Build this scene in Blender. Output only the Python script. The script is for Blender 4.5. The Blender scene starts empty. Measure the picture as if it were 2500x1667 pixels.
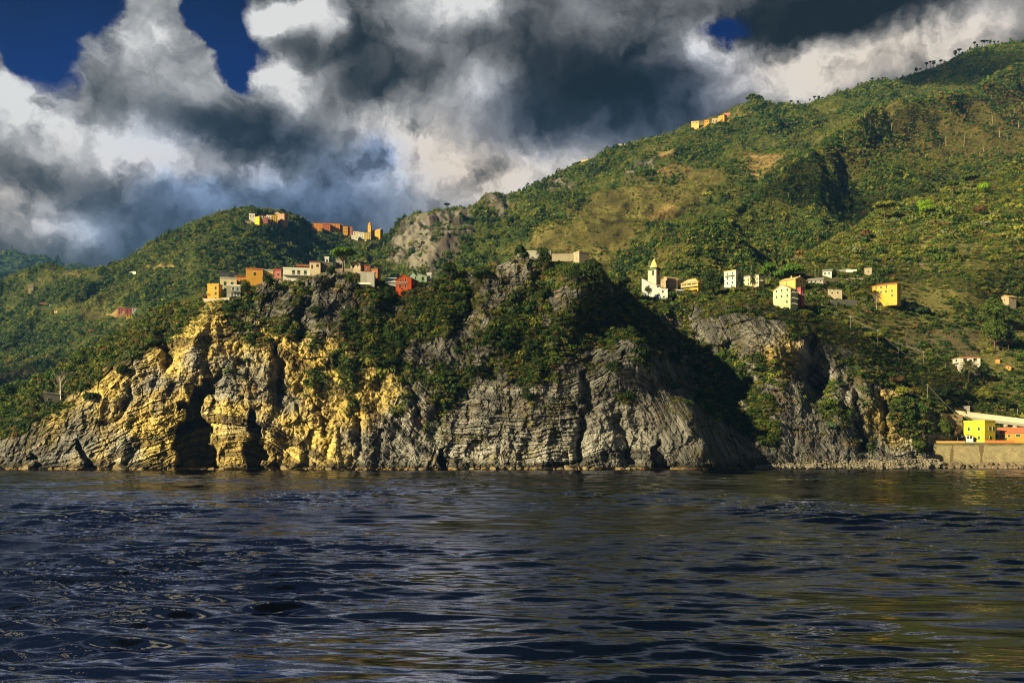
import bpy, math, random
import numpy as np
from mathutils import Vector

R = math.radians
random.seed(7)
RNG = np.random.default_rng(11)
scene = bpy.context.scene
COL = scene.collection

# ------------------------------------------------------------------ camera
F = 2400.0          # focal length in pixels of a 2500 px wide photograph
HOR = 1130.0        # pixel row of the horizon
EYE = 3.0           # height of the eye over the water
cam_d = bpy.data.cameras.new('camera')
cam = bpy.data.objects.new('camera', cam_d)
COL.objects.link(cam)
cam.location = (0, 0, EYE)
cam.rotation_euler = (R(90), 0, 0)
cam_d.sensor_width = 36
cam_d.lens = 36 * F / 2500
cam_d.shift_y = (HOR - 833.5) / 2500
cam_d.clip_start = 0.5
cam_d.clip_end = 60000
scene.camera = cam


def at(u, v, Y):
    """world point that stands at distance Y where the photograph shows pixel (u, v)"""
    return Vector(((u - 1250) / F * Y, Y, EYE + (HOR - v) / F * Y))


# ------------------------------------------------------------------ noise
_pr = np.random.default_rng(3)
_perm = _pr.permutation(256).astype(np.int32)
_perm = np.concatenate([_perm, _perm, _perm])
_g3 = np.array([[1, 1, 0], [-1, 1, 0], [1, -1, 0], [-1, -1, 0], [1, 0, 1], [-1, 0, 1], [1, 0, -1], [-1, 0, -1],
                [0, 1, 1], [0, -1, 1], [0, 1, -1], [0, -1, -1], [1, 1, 0], [-1, 1, 0], [0, -1, 1], [0, -1, -1]], np.float32)


def pn(x, y, z=0.0, seed=0):
    x = np.asarray(x, np.float32) + np.float32(seed * 17.37)
    y = np.asarray(y, np.float32) + np.float32(seed * 5.11)
    z = np.broadcast_to(np.asarray(z, np.float32), x.shape)
    xi, yi, zi = np.floor(x), np.floor(y), np.floor(z)
    fx, fy, fz = x - xi, y - yi, z - zi
    xi = xi.astype(np.int32) & 255
    yi = yi.astype(np.int32) & 255
    zi = zi.astype(np.int32) & 255
    fd = lambda t: t * t * t * (t * (t * 6 - 15) + 10)
    a, b, c = fd(fx), fd(fy), fd(fz)

    def g(dx, dy, dz):
        h = _perm[_perm[_perm[xi + dx] + yi + dy] + zi + dz] & 15
        v = _g3[h]
        return v[..., 0] * (fx - dx) + v[..., 1] * (fy - dy) + v[..., 2] * (fz - dz)
    l = lambda p, q, t: p + (q - p) * t
    return l(l(l(g(0, 0, 0), g(1, 0, 0), a), l(g(0, 1, 0), g(1, 1, 0), a), b),
             l(l(g(0, 0, 1), g(1, 0, 1), a), l(g(0, 1, 1), g(1, 1, 1), a), b), c)


def fbm(x, y, z=0.0, octv=4, seed=0, gain=0.5):
    s, amp = 0, 1.0
    x = np.asarray(x, np.float32)
    y = np.asarray(y, np.float32)
    z = np.asarray(z, np.float32)
    for i in range(octv):
        s = s + amp * pn(x, y, z, seed + i)
        x, y, z = x * 2.03, y * 2.03, z * 2.03
        amp *= gain
    return s


def ridged(x, y, z=0.0, octv=3, seed=0):
    s, amp = 0, 1.0
    x = np.asarray(x, np.float32)
    y = np.asarray(y, np.float32)
    z = np.asarray(z, np.float32)
    for i in range(octv):
        s = s + amp * (1 - 2.2 * np.abs(pn(x, y, z, seed + i)))
        x, y, z = x * 2.1, y * 2.1, z * 2.1
        amp *= 0.5
    return s


def hsh(i, j=0, k=0):
    v = np.sin(np.asarray(i, np.float64) * 127.1 + np.asarray(j, np.float64) * 311.7 + k * 74.7) * 43758.5453
    return v - np.floor(v)


def sstep(a, b, x):
    t = np.clip((x - a) / (b - a), 0, 1)
    return t * t * (3 - 2 * t)


def curve(pts):
    p = np.array(sorted(pts), float)

    def f(x):
        return np.interp(x, p[:, 0], p[:, 1])
    return f


def rbf(pts, eps=70.0, smooth=0.0):
    p = np.array(pts, float)
    xy = p[:, :2]
    n = len(p)
    d = np.hypot(xy[:, None, 0] - xy[None, :, 0], xy[:, None, 1] - xy[None, :, 1])
    A = np.zeros((n + 3, n + 3))
    A[:n, :n] = np.sqrt(d * d + eps * eps)
    A[:n, :n] -= np.eye(n) * smooth
    A[:n, n] = 1
    A[:n, n + 1:] = xy / 1000
    A[n:, :n] = A[:n, n:].T
    w = np.linalg.solve(A, np.concatenate([p[:, 2], [0, 0, 0]]))

    def f(u, v):
        # evaluated on a coarse lattice and interpolated between
        cu, cv = u[:, ::6], v[:, ::6]
        out = w[n] + w[n + 1] * cu / 1000 + w[n + 2] * cv / 1000
        for k in range(n):
            out = out + w[k] * np.sqrt((cu - xy[k, 0]) ** 2 + (cv - xy[k, 1]) ** 2 + eps * eps)
        i = np.minimum(np.arange(u.shape[1]) / 6.0, cu.shape[1] - 1 - 1e-6)
        i0 = np.minimum(i.astype(int), cu.shape[1] - 2)
        f_ = np.arange(u.shape[1]) / 6.0 - i0
        return out[:, i0] * (1 - f_) + out[:, i0 + 1] * f_
    return f


def seg_dist(u, v, pl):
    """distance to a polyline and the parameter (0..1) along it"""
    u, v = np.asarray(u, np.float32), np.asarray(v, np.float32)
    best = np.full(u.shape, 1e9, np.float32)
    par = np.zeros(u.shape, np.float32)
    pl = np.array(pl, np.float32)
    m = len(pl) - 1
    for i in range(m):
        a, b = pl[i], pl[i + 1]
        ab = b - a
        t = np.clip(((u - a[0]) * ab[0] + (v - a[1]) * ab[1]) / (ab @ ab), 0, 1)
        d = np.hypot(u - a[0] - t * ab[0], v - a[1] - t * ab[1])
        k = d < best
        best = np.where(k, d, best)
        par = np.where(k, (i + t) / m, par)
    return best, par


def inside(u, v, poly):
    c = np.zeros(u.shape, bool)
    n = len(poly)
    for i in range(n):
        x1, y1 = poly[i]
        x2, y2 = poly[(i + 1) % n]
        if y1 == y2:
            continue
        k = ((y1 > v) != (y2 > v)) & (u < (x2 - x1) * (v - y1) / (y2 - y1) + x1)
        c ^= k
    return c


# ------------------------------------------------------------------ objects and materials
def tag(o, label=None, cat=None, group=None, kind=None):
    if label:
        o['label'] = label
    if cat:
        o['category'] = cat
    if group:
        o['group'] = group
    if kind:
        o['kind'] = kind
    return o


def empty(name, loc, label=None, cat=None, group=None, rz=0.0):
    o = bpy.data.objects.new(name, None)
    o.empty_display_size = 1
    COL.objects.link(o)
    o.location = loc
    o.rotation_euler = (0, 0, rz)
    return tag(o, label, cat, group)


def link(name, me, parent=None):
    o = bpy.data.objects.new(name, me)
    COL.objects.link(o)
    o.parent = parent
    return o


class MB:
    """collects shapes and links them as one mesh object"""

    def __init__(self):
        self.v, self.f = [], []

    def add(self, vs, fs):
        n = len(self.v)
        self.v += [tuple(p) for p in vs]
        self.f += [tuple(i + n for i in f) for f in fs]
        return self

    def box(self, x0, x1, y0, y1, z0, z1):
        return self.add([(x0, y0, z0), (x1, y0, z0), (x1, y1, z0), (x0, y1, z0), (x0, y0, z1), (x1, y0, z1), (x1, y1, z1), (x0, y1, z1)],
                        [(0, 3, 2, 1), (4, 5, 6, 7), (0, 1, 5, 4), (1, 2, 6, 5), (2, 3, 7, 6), (3, 0, 4, 7)])

    def tube(self, pts, rads, n=6, cap=True):
        rings = []
        pts = [Vector(p) for p in pts]
        for i, p in enumerate(pts):
            d = (pts[min(i + 1, len(pts) - 1)] - pts[max(i - 1, 0)]).normalized()
            a = d.orthogonal().normalized() if abs(d.z) < 0.9 else Vector((1, 0, 0))
            b = d.cross(a).normalized()
            a = b.cross(d).normalized()
            r = rads[i] if hasattr(rads, '__len__') else rads
            rings.append([p + (a * math.cos(2 * math.pi * k / n) + b * math.sin(2 * math.pi * k / n)) * r for k in range(n)])
        vs = [q for ring in rings for q in ring]
        fs = [(i * n + k, i * n + (k + 1) % n, (i + 1) * n + (k + 1) % n, (i + 1) * n + k) for i in range(len(pts) - 1) for k in range(n)]
        if cap:
            fs.append(tuple(range(n))[::-1])
            fs.append(tuple((len(pts) - 1) * n + k for k in range(n)))
        return self.add(vs, fs)

    def build(self, name, mat, parent=None, smooth=False):
        me = bpy.data.meshes.new(name)
        me.from_pydata(self.v, [], self.f)
        me.update()
        if smooth:
            me.polygons.foreach_set('use_smooth', [True] * len(me.polygons))
        if mat:
            me.materials.append(mat)
        return link(name, me, parent)


def grid_mesh(name, P, mat, smooth=False, attrs=None, cols=None):
    """P: rows x columns x 3"""
    nr, nc = P.shape[:2]
    me = bpy.data.meshes.new(name)
    me.vertices.add(nr * nc)
    me.vertices.foreach_set('co', P.reshape(-1).astype(np.float32))
    i = np.arange(nr * nc, dtype=np.int32).reshape(nr, nc)
    q = np.stack([i[:-1, :-1], i[:-1, 1:], i[1:, 1:], i[1:, :-1]], -1).reshape(-1)
    nf = (nr - 1) * (nc - 1)
    me.loops.add(nf * 4)
    me.loops.foreach_set('vertex_index', q)
    me.polygons.add(nf)
    me.polygons.foreach_set('loop_start', np.arange(0, nf * 4, 4, dtype=np.int32))
    me.polygons.foreach_set('use_smooth', np.full(nf, smooth))
    for k, a in (attrs or {}).items():
        t = me.attributes.new(k, 'FLOAT', 'POINT')
        t.data.foreach_set('value', a.reshape(-1).astype(np.float32))
    for k, a in (cols or {}).items():
        t = me.attributes.new(k, 'FLOAT_COLOR', 'POINT')
        c = np.ones((nr * nc, 4), np.float32)
        c[:, :3] = a.reshape(-1, 3)
        t.data.foreach_set('color', c.reshape(-1))
    me.update(calc_edges=True)
    me.validate()
    me.materials.append(mat)
    return link(name, me)


class NT:
    """small helper to write node trees as expressions"""

    def __init__(self, tree):
        self.t = tree
        self.n = tree.nodes
        self.l = tree.links

    def node(self, typ, **kw):
        nd = self.n.new(typ)
        for k, v in kw.items():
            if k.startswith('_'):
                continue
            setattr(nd, k, v)
        return nd

    def put(self, sock, val):
        if isinstance(val, bpy.types.NodeSocket):
            self.l.new(val, sock)
        elif val is not None:
            if hasattr(sock.default_value, '__len__') and not hasattr(val, '__len__'):
                val = (val,) * len(sock.default_value)
            if hasattr(val, '__len__') and len(val) == 3 and len(sock.default_value) == 4:
                val = tuple(val) + (1,)
            sock.default_value = val

    def m(self, op, a, b=None, c=None, clamp=False):
        nd = self.node('ShaderNodeMath', operation=op, use_clamp=clamp)
        for s, x in zip(nd.inputs, (a, b, c)):
            if x is not None:
                self.put(s, x)
        return nd.outputs[0]

    def vm(self, op, a, b=None, scale=None):
        nd = self.node('ShaderNodeVectorMath', operation=op)
        self.put(nd.inputs[0], a)
        if b is not None:
            self.put(nd.inputs[1], b)
        if scale is not None:
            self.put(nd.inputs['Scale'], scale)
        return nd.outputs['Value'] if op in ('LENGTH', 'DISTANCE', 'DOT_PRODUCT') else nd.outputs['Vector']

    def noise(self, vec, scale, detail=4, rough=0.55, out='Fac', dist=0.0, lac=2.0):
        nd = self.node('ShaderNodeTexNoise')
        self.put(nd.inputs['Vector'], vec)
        self.put(nd.inputs['Scale'], scale)
        nd.inputs['Detail'].default_value = detail
        nd.inputs['Roughness'].default_value = rough
        nd.inputs['Lacunarity'].default_value = lac
        nd.inputs['Distortion'].default_value = dist
        return nd.outputs[0] if out == 'Fac' else nd.outputs['Color']

    def smooth(self, x, a, b, lo=0.0, hi=1.0):
        nd = self.node('ShaderNodeMapRange', interpolation_type='SMOOTHSTEP')
        self.put(nd.inputs[0], x)
        for s, q in zip(nd.inputs[1:5], (a, b, lo, hi)):
            self.put(s, q)
        return nd.outputs[0]

    def mix(self, f, a, b, blend='MIX'):
        nd = self.node('ShaderNodeMix', data_type='RGBA', blend_type=blend)
        self.put(nd.inputs[0], f)
        self.put(nd.inputs[6], a)
        self.put(nd.inputs[7], b)
        return nd.outputs[2]

    def ramp(self, x, stops, interp='LINEAR'):
        nd = self.node('ShaderNodeValToRGB')
        self.put(nd.inputs[0], x)
        e = nd.color_ramp.elements
        nd.color_ramp.interpolation = interp
        while len(e) < len(stops):
            e.new(0.5)
        for k, (p, c) in zip(e, stops):
            k.position = p
            k.color = tuple(c) + (1,) if len(c) == 3 else c
        return nd.outputs[0]

    def sep(self, v):
        return self.node('ShaderNodeSeparateXYZ'), v

    def xyz(self, v):
        nd = self.node('ShaderNodeSeparateXYZ')
        self.put(nd.inputs[0], v)
        return nd.outputs

    def comb(self, x, y, z):
        nd = self.node('ShaderNodeCombineXYZ')
        for s, q in zip(nd.inputs, (x, y, z)):
            self.put(s, q)
        return nd.outputs[0]

    def attr(self, name, kind='GEOMETRY', out='Color'):
        nd = self.node('ShaderNodeAttribute', attribute_type=kind, attribute_name=name)
        return nd.outputs[out]


def new_mat(name):
    m = bpy.data.materials.new(name)
    m.use_nodes = True
    nt = NT(m.node_tree)
    b = m.node_tree.nodes['Principled BSDF']
    b.inputs['Specular IOR Level'].default_value = 0.25
    b.inputs['Roughness'].default_value = 0.8
    return m, nt, b


_mats = {}


def paint(name, col, var=0.18, scale=0.6, rough=0.85, spec=0.2, metal=0.0):
    """weathered plaster, stone, wood, metal: base colour with blotches and streaks of its own"""
    if name in _mats:
        return _mats[name]
    m, nt, b = new_mat(name)
    g = nt.node('ShaderNodeNewGeometry').outputs['Position']
    n1 = nt.noise(g, scale, 5, 0.6)
    n2 = nt.noise(nt.vm('MULTIPLY', g, (3.0, 3.0, 0.5)), scale * 1.3, 3, 0.6)
    k = nt.m('ADD', nt.m('MULTIPLY', n1, var * 2.2), nt.m('MULTIPLY', n2, var * 1.4))
    k = nt.m('ADD', k, 1.0 - var * 1.8)
    nt.put(b.inputs['Base Color'], nt.vm('SCALE', tuple(col), scale=k))
    b.inputs['Roughness'].default_value = rough
    b.inputs['Specular IOR Level'].default_value = spec
    b.inputs['Metallic'].default_value = metal
    _mats[name] = m
    return m
# ------------------------------------------------------------------ sun, sky, clouds
SUN_AZ, SUN_EL = R(54), R(24)
SUN = Vector((-math.sin(SUN_AZ) * math.cos(SUN_EL), -math.cos(SUN_AZ) * math.cos(SUN_EL), math.sin(SUN_EL)))
sun_d = bpy.data.lights.new('sun', 'SUN')
sun_d.energy = 5.0
sun_d.angle = R(0.5)
sun_d.color = (1.0, 0.83, 0.45)
sun = bpy.data.objects.new('sun', sun_d)
COL.objects.link(sun)
sun.rotation_euler = SUN.to_track_quat('Z', 'Y').to_euler()
sun.location = SUN * 3000

world = bpy.data.worlds.new('World')
scene.world = world
world.use_nodes = True
W = NT(world.node_tree)
bg = world.node_tree.nodes['Background']
sky = W.node('ShaderNodeTexSky', sky_type='NISHITA', sun_disc=False)
sky.sun_elevation = SUN_EL
sky.sun_rotation = math.atan2(SUN.x, SUN.y)
sky.altitude = 0
sky.air_density = 1.0
sky.dust_density = 0.5
sky.ozone_density = 3.0


def azel(u, v):
    x, z = (u - 1250) / F, (HOR - v) / F
    return math.atan2(x, 1), math.atan2(z, math.hypot(1, x))


d = W.node('ShaderNodeTexCoord').outputs['Generated']
dx, dy, dz = W.xyz(d)
az = W.m('ARCTAN2', dx, dy)
el = W.m('ARCSINE', dz)
c0 = W.comb(az, el, 0.0)
q = W.vm('MULTIPLY', d, (1.0, 1.0, 1.2))
w1 = W.noise(q, 5.0, 6, 0.6, out='Color')
w2 = W.noise(q, 22.0, 5, 0.65, out='Color')
cw = W.vm('ADD', c0, W.vm('SCALE', W.vm('SUBTRACT', w1, (0.5, 0.5, 0.5)), scale=0.085))
cw = W.vm('ADD', cw, W.vm('SCALE', W.vm('SUBTRACT', w2, (0.5, 0.5, 0.5)), scale=0.030))
cw = W.vm('MULTIPLY', cw, (1, 1, 0))


def blob(u, v, su, sv, wgt, rot=0.0, sharp=False):
    a, e = azel(u, v)
    p = W.vm('SUBTRACT', cw, (a, e, 0))
    if rot:
        nd = W.node('ShaderNodeVectorRotate', rotation_type='Z_AXIS')
        W.put(nd.inputs['Vector'], p)
        nd.inputs['Angle'].default_value = R(rot)
        p = nd.outputs[0]
    p = W.vm('MULTIPLY', p, (F / su, F / sv, 0))
    if sharp:
        r = W.vm('LENGTH', p)
        return W.smooth(r, 0.75, 1.15, wgt, 0.0)
    r2 = W.vm('DOT_PRODUCT', p, p)
    return W.m('MULTIPLY', W.m('EXPONENT', W.m('MULTIPLY', r2, -1.0)), wgt)


def total(first, items, **kw):
    s = first
    for it in items:
        s = W.m('ADD', s, blob(*it, **kw))
    return s


# openings of blue
HOLES = [(110, 90, 190, 130, 1.3), (250, 30, 90, 80, .9), (560, 110, 75, 95, 1.35), (500, 30, 60, 80, 1.0), (580, 200, 28, 40, .9), (700, -60, 60, 40, .5),
         (1785, 52, 70, 30, 1.0), (40, 60, 150, 120, .6), (330, -90, 260, 70, .9),
         (395, 75, 52, 70, -1.6), (350, 190, 130, 90, -1.5), (0, 90, 32, 60, -1.5), (30, 240, 60, 60, -.9), (660, 40, 90, 45, -1.2), (290, 110, 60, 50, -.5), (660, 220, 60, 60, -.5), (460, 150, 40, 50, -.4)]
# light and dark of the cloud masses
LIGHT = [(330, 170, 130, 110, .24), (400, 60, 45, 65, .20), (300, 95, 40, 30, .15), (30, 215, 80, 65, .55), (90, 260, 60, 50, .22), (60, 330, 70, 50, .16), (690, 25, 110, 36, .85, -18), (600, 15, 60, 30, .5), (790, 70, 50, 36, .55), (660, 205, 62, 52, .62), (700, 250, 60, 50, .22), (540, 200, 40, 40, .2),
         (760, 190, 80, 60, .16), (480, 240, 70, 40, .15), (250, 365, 140, 60, .30), (400, 420, 160, 50, .38, 28), (620, 435, 110, 28, .30, 10), (1130, 25, 140, 65, .50), (1190, 240, 115, 65, .32), (1000, 130, 80, 40, .10),
         (930, 320, 110, 60, .24), (1010, 355, 150, 70, .36), (1120, 445, 260, 70, .32), (1085, 432, 38, 24, .25), (1340, 400, 220, 60, .16), (1050, 495, 220, 40, .08), (1480, 20, 110, 50, .12),
         (1740, 95, 65, 42, .50), (1850, 140, 150, 50, .30), (2120, 130, 240, 50, .30, -12), (2400, 90, 150, 55, .30), (1900, 215, 200, 45, .22), (2250, 160, 140, 40, .1), (1990, 120, 60, 30, .1),
         (50, 510, 160, 60, .30, 20), (40, 580, 150, 36, .20), (190, 560, 90, 26, .12), (1480, 110, 150, 50, .10), (1560, 330, 140, 50, .10), (1340, 440, 200, 60, .10),
         (330, 280, 150, 45, -.13), (480, 310, 60, 40, -.12), (230, 220, 60, 60, -.07), (800, 120, 100, 60, -.16), (900, 220, 110, 60, -.18), (870, 110, 60, 40, -.1), (1350, 120, 170, 90, -.20), (1450, 250, 220, 80, -.24), (1600, 200, 150, 70, -.20),
         (1250, 300, 180, 45, -.10), (2100, 0, 320, 55, -.34), (1950, 65, 150, 26, -.16), (600, 330, 120, 40, -.12), (200, 640, 330, 50, -.14), (480, 560, 220, 60, -.07), (760, 490, 200, 55, -.0),
         (640, 375, 120, 30, -.10), (100, 420, 120, 30, -.12), (920, 378, 30, 18, -.22), (835, 350, 20, 13, -.14), (1750, 290, 120, 50, -.08), (720, 130, 40, 40, -.1)]
WARM = [(1130, 430, 260, 110, .8), (60, 540, 260, 110, 1.0), (2150, 150, 480, 90, .6), (640, 440, 160, 50, .45), (420, 420, 150, 60, .3), (1500, 320, 300, 80, .25)]
BLUE = [(440, 610, 380, 70, 1.0), (760, 510, 320, 70, 1.0), (560, 350, 200, 50, .5), (930, 385, 50, 35, .9), (1660, 240, 170, 100, .6), (1280, 320, 140, 80, .4), (850, 420, 160, 50, .6), (420, 520, 300, 70, .8), (1500, 300, 220, 60, .5)]


def puffs(vec, scale, detail, smooth=0.6):
    nd = W.node('ShaderNodeTexVoronoi', feature='SMOOTH_F1', voronoi_dimensions='2D')
    W.put(nd.inputs['Vector'], vec)
    nd.inputs['Scale'].default_value = scale
    nd.inputs['Detail'].default_value = detail
    nd.inputs['Roughness'].default_value = 0.55
    nd.inputs['Lacunarity'].default_value = 2.1
    nd.inputs['Smoothness'].default_value = smooth
    nd.normalize = True
    return nd.outputs['Distance']


qw = W.vm('ADD', q, W.vm('SCALE', W.vm('SUBTRACT', w1, (0.5, 0.5, 0.5)), scale=0.10))
q2 = W.vm('ADD', c0, W.vm('SCALE', W.vm('SUBTRACT', w1, (0.5, 0.5, 0.5)), scale=0.12))
q2 = W.vm('ADD', q2, W.vm('SCALE', W.vm('SUBTRACT', w2, (0.5, 0.5, 0.5)), scale=0.040))
n1 = W.noise(q, 7.0, 6, 0.52)
n2 = W.noise(qw, 30.0, 7, 0.60)
pf = puffs(q2, 15.0, 4)
pfb = puffs(W.vm('ADD', q2, (-0.010, 0.013, 0)), 15.0, 4)
rel = W.m('SUBTRACT', pfb, pf)                      # lit from the upper side, like heaped cloud
nn = W.m('ADD', W.m('SUBTRACT', n1, 0.5), W.m('MULTIPLY', W.m('SUBTRACT', n2, 0.5), 0.55))
hol = total(W.m('ADD', W.m('MULTIPLY', nn, -0.8), W.m('MULTIPLY', W.m('SUBTRACT', pf, 0.35), 0.9)), HOLES)
alpha = W.smooth(hol, 0.22, 0.82, 1.0, 0.0)
L0 = total(0.375, LIGHT)
fine = W.m('ADD', W.smooth(hol, -0.2, 0.5, 0.32, 1.0), W.smooth(L0, 0.40, 0.9, 0.0, .8))
L0 = W.m('ADD', W.m('MULTIPLY', W.m('SUBTRACT', L0, .40), 1.22), .40)
L = W.m('ADD', L0, W.m('MULTIPLY', nn, 0.34))
L = W.m('ADD', L, W.m('MULTIPLY', W.m('MULTIPLY', rel, 1.5), fine))
L = W.m('ADD', L, W.m('MULTIPLY', W.m('MULTIPLY', W.m('SUBTRACT', 0.36, pf), 0.42), fine))
cc = W.ramp(L, [(0.0, (.004, .0045, .006)), (.18, (.013, .014, .017)), (.36, (.048, .049, .052)), (.55, (.120, .122, .125)), (.75, (.23, .23, .232)), (1.0, (.40, .397, .39))])
wm = W.m('MINIMUM', total(0.0, WARM), 1.0)
bl = W.m('MINIMUM', total(0.0, BLUE), 1.0)
cc = W.mix(W.m('MULTIPLY', bl, 0.9), cc, W.vm('MULTIPLY', cc, (0.58, 0.86, 1.45)))
cc = W.mix(wm, cc, W.vm('MULTIPLY', cc, (1.12, 0.91, 0.68)))
over = W.mix(W.smooth(az, -0.40, 0.12), (0.0055, 0.0065, 0.015), (0.002, 0.0022, 0.0035))
cc = W.mix(W.smooth(W.m('ADD', dz, W.m('MULTIPLY', W.m('SUBTRACT', n1, .5), .25)), 0.48, 0.62), cc, W.vm('SCALE', over, scale=W.m('ADD', W.m('MULTIPLY', n1, 2.0), 0.0)))
back = W.smooth(dy, 0.35, -0.3)
cc = W.mix(W.m('MULTIPLY', back, 0.85), cc, W.vm('SCALE', (.026, .029, .036), scale=W.m('ADD', n1, 0.4)))
bluek = W.m('ADD', W.m('MULTIPLY', n1, 1.1), W.smooth(dz, .46, .30, .1, .9))
blue = W.vm('MULTIPLY', W.vm('SCALE', sky.outputs[0], scale=W.m('MULTIPLY', bluek, .10)), (0.003, 0.034, 0.15))
out = W.mix(alpha, blue, cc)
# Background at the strength of a Nishita sky; the clouds are divided by it so that their brightness stays as set
BGS = 0.10
fin = W.vm('SCALE', out, scale=0.72 / BGS)
W.put(bg.inputs['Color'], fin)
bg.inputs['Strength'].default_value = BGS
world.cycles.sampling_method = 'MANUAL'
world.cycles.sample_map_resolution = 1024

scene.view_settings.view_transform = 'Standard'
scene.view_settings.look = 'None'
scene.view_settings.exposure = 1.42
scene.view_settings.gamma = 1.0
scene.cycles.use_denoising = True
scene.cycles.max_bounces = 5
scene.cycles.diffuse_bounces = 1
scene.cycles.glossy_bounces = 2
scene.cycles.transparent_max_bounces = 6
scene.cycles.filter_width = 1.1


# ------------------------------------------------------------------ air, and unseen clouds added toward the sun to shade the coast
def haze_box():
    b = MB().box(-1900, 2600, -90, 5200, -42, 800)
    m = bpy.data.materials.new('haze')
    m.use_nodes = True
    t = m.node_tree
    t.nodes.remove(t.nodes['Principled BSDF'])
    v = t.nodes.new('ShaderNodeVolumePrincipled')
    v.inputs['Color'].default_value = (.12, .38, 1.0, 1)
    v.inputs['Density'].default_value = HAZE
    v.inputs['Anisotropy'].default_value = 0.2
    t.links.new(v.outputs[0], t.nodes['Material Output'].inputs['Volume'])
    o = b.build('haze', m)
    tag(o, 'thin bluish sea haze over the bay', kind='stuff')


HAZE = 0.00005
haze_box()


def shade_cloud(u, v, Y, ru, rv, thick, trans, seed, tilt=0.0, L=2150):
    """a lumpy cloud bank out over the sea, up the sun's direction from (u, v, Y)"""
    rng = np.random.default_rng(seed)
    c = at(u, v, Y) + SUN * (L if at(u, v, Y).z + SUN.z * L > 900 else (950 - at(u, v, Y).z) / SUN.z)
    X = Vector((0, 0, 1)).cross(SUN).normalized()
    Yv = SUN.cross(X).normalized()
    X, Yv = X * math.cos(tilt) + Yv * math.sin(tilt), Yv * math.cos(tilt) - X * math.sin(tilt)
    n, m_ = 56, 28
    th = np.linspace(0, 2 * np.pi, n, endpoint=False)[None]
    ph = np.linspace(0.02, np.pi - 0.02, m_)[:, None]
    p = np.stack([np.cos(ph) * np.ones_like(th), np.sin(ph) * np.cos(th), np.sin(ph) * np.sin(th)], -1)
    r = 1 + 0.40 * fbm(p[..., 0] * 2.6 + seed, p[..., 1] * 1.6, p[..., 2] * 1.6, 4, seed, .6)
    p = p * r[..., None]
    pos = np.array(c) + p[..., :1] * ru * np.array(X) + p[..., 1:2] * rv * np.array(Yv) + p[..., 2:] * thick * np.array(SUN)
    vs = pos.reshape(-1, 3).tolist()
    fs = [(i * n + k, (i + 1) * n + k, (i + 1) * n + (k + 1) % n, i * n + (k + 1) % n) for i in range(m_ - 1) for k in range(n)]
    fs += [tuple(range(n)), tuple((m_ - 1) * n + k for k in range(n))[::-1]]
    mt = bpy.data.materials.new('cloud vapour')
    mt.use_nodes = True
    t = mt.node_tree
    t.nodes.remove(t.nodes['Principled BSDF'])
    vo = t.nodes.new('ShaderNodeVolumePrincipled')
    vo.inputs['Color'].default_value = (.9, .9, .92, 1)
    vo.inputs['Density'].default_value = -math.log(trans) / (2 * thick)
    t.links.new(vo.outputs[0], t.nodes['Material Output'].inputs['Volume'])
    o = MB().add(vs, fs).build('shade_cloud', mt, smooth=True)
    nrm = sum((p_.normal.dot(p_.center - c) > 0) * 2 - 1 for p_ in o.data.polygons)
    if nrm < 0:
        o.data.flip_normals()
    tag(o, 'unseen grey vapour bank added over the open sea to shade the coast', kind='structure')


shade_cloud(1570, 960, 475, 112, 42, 60, .56, 1, 0.0)
shade_cloud(2290, 200, 2000, 300, 95, 90, .10, 2, -0.30)
shade_cloud(2120, 875, 570, 46, 24, 40, .34, 4, 0.0)
shade_cloud(2000, 500, 1130, 175, 55, 70, .30, 3, 0.30)
shade_cloud(90, 935, 1090, 120, 40, 60, .40, 5, 0.1)
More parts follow.
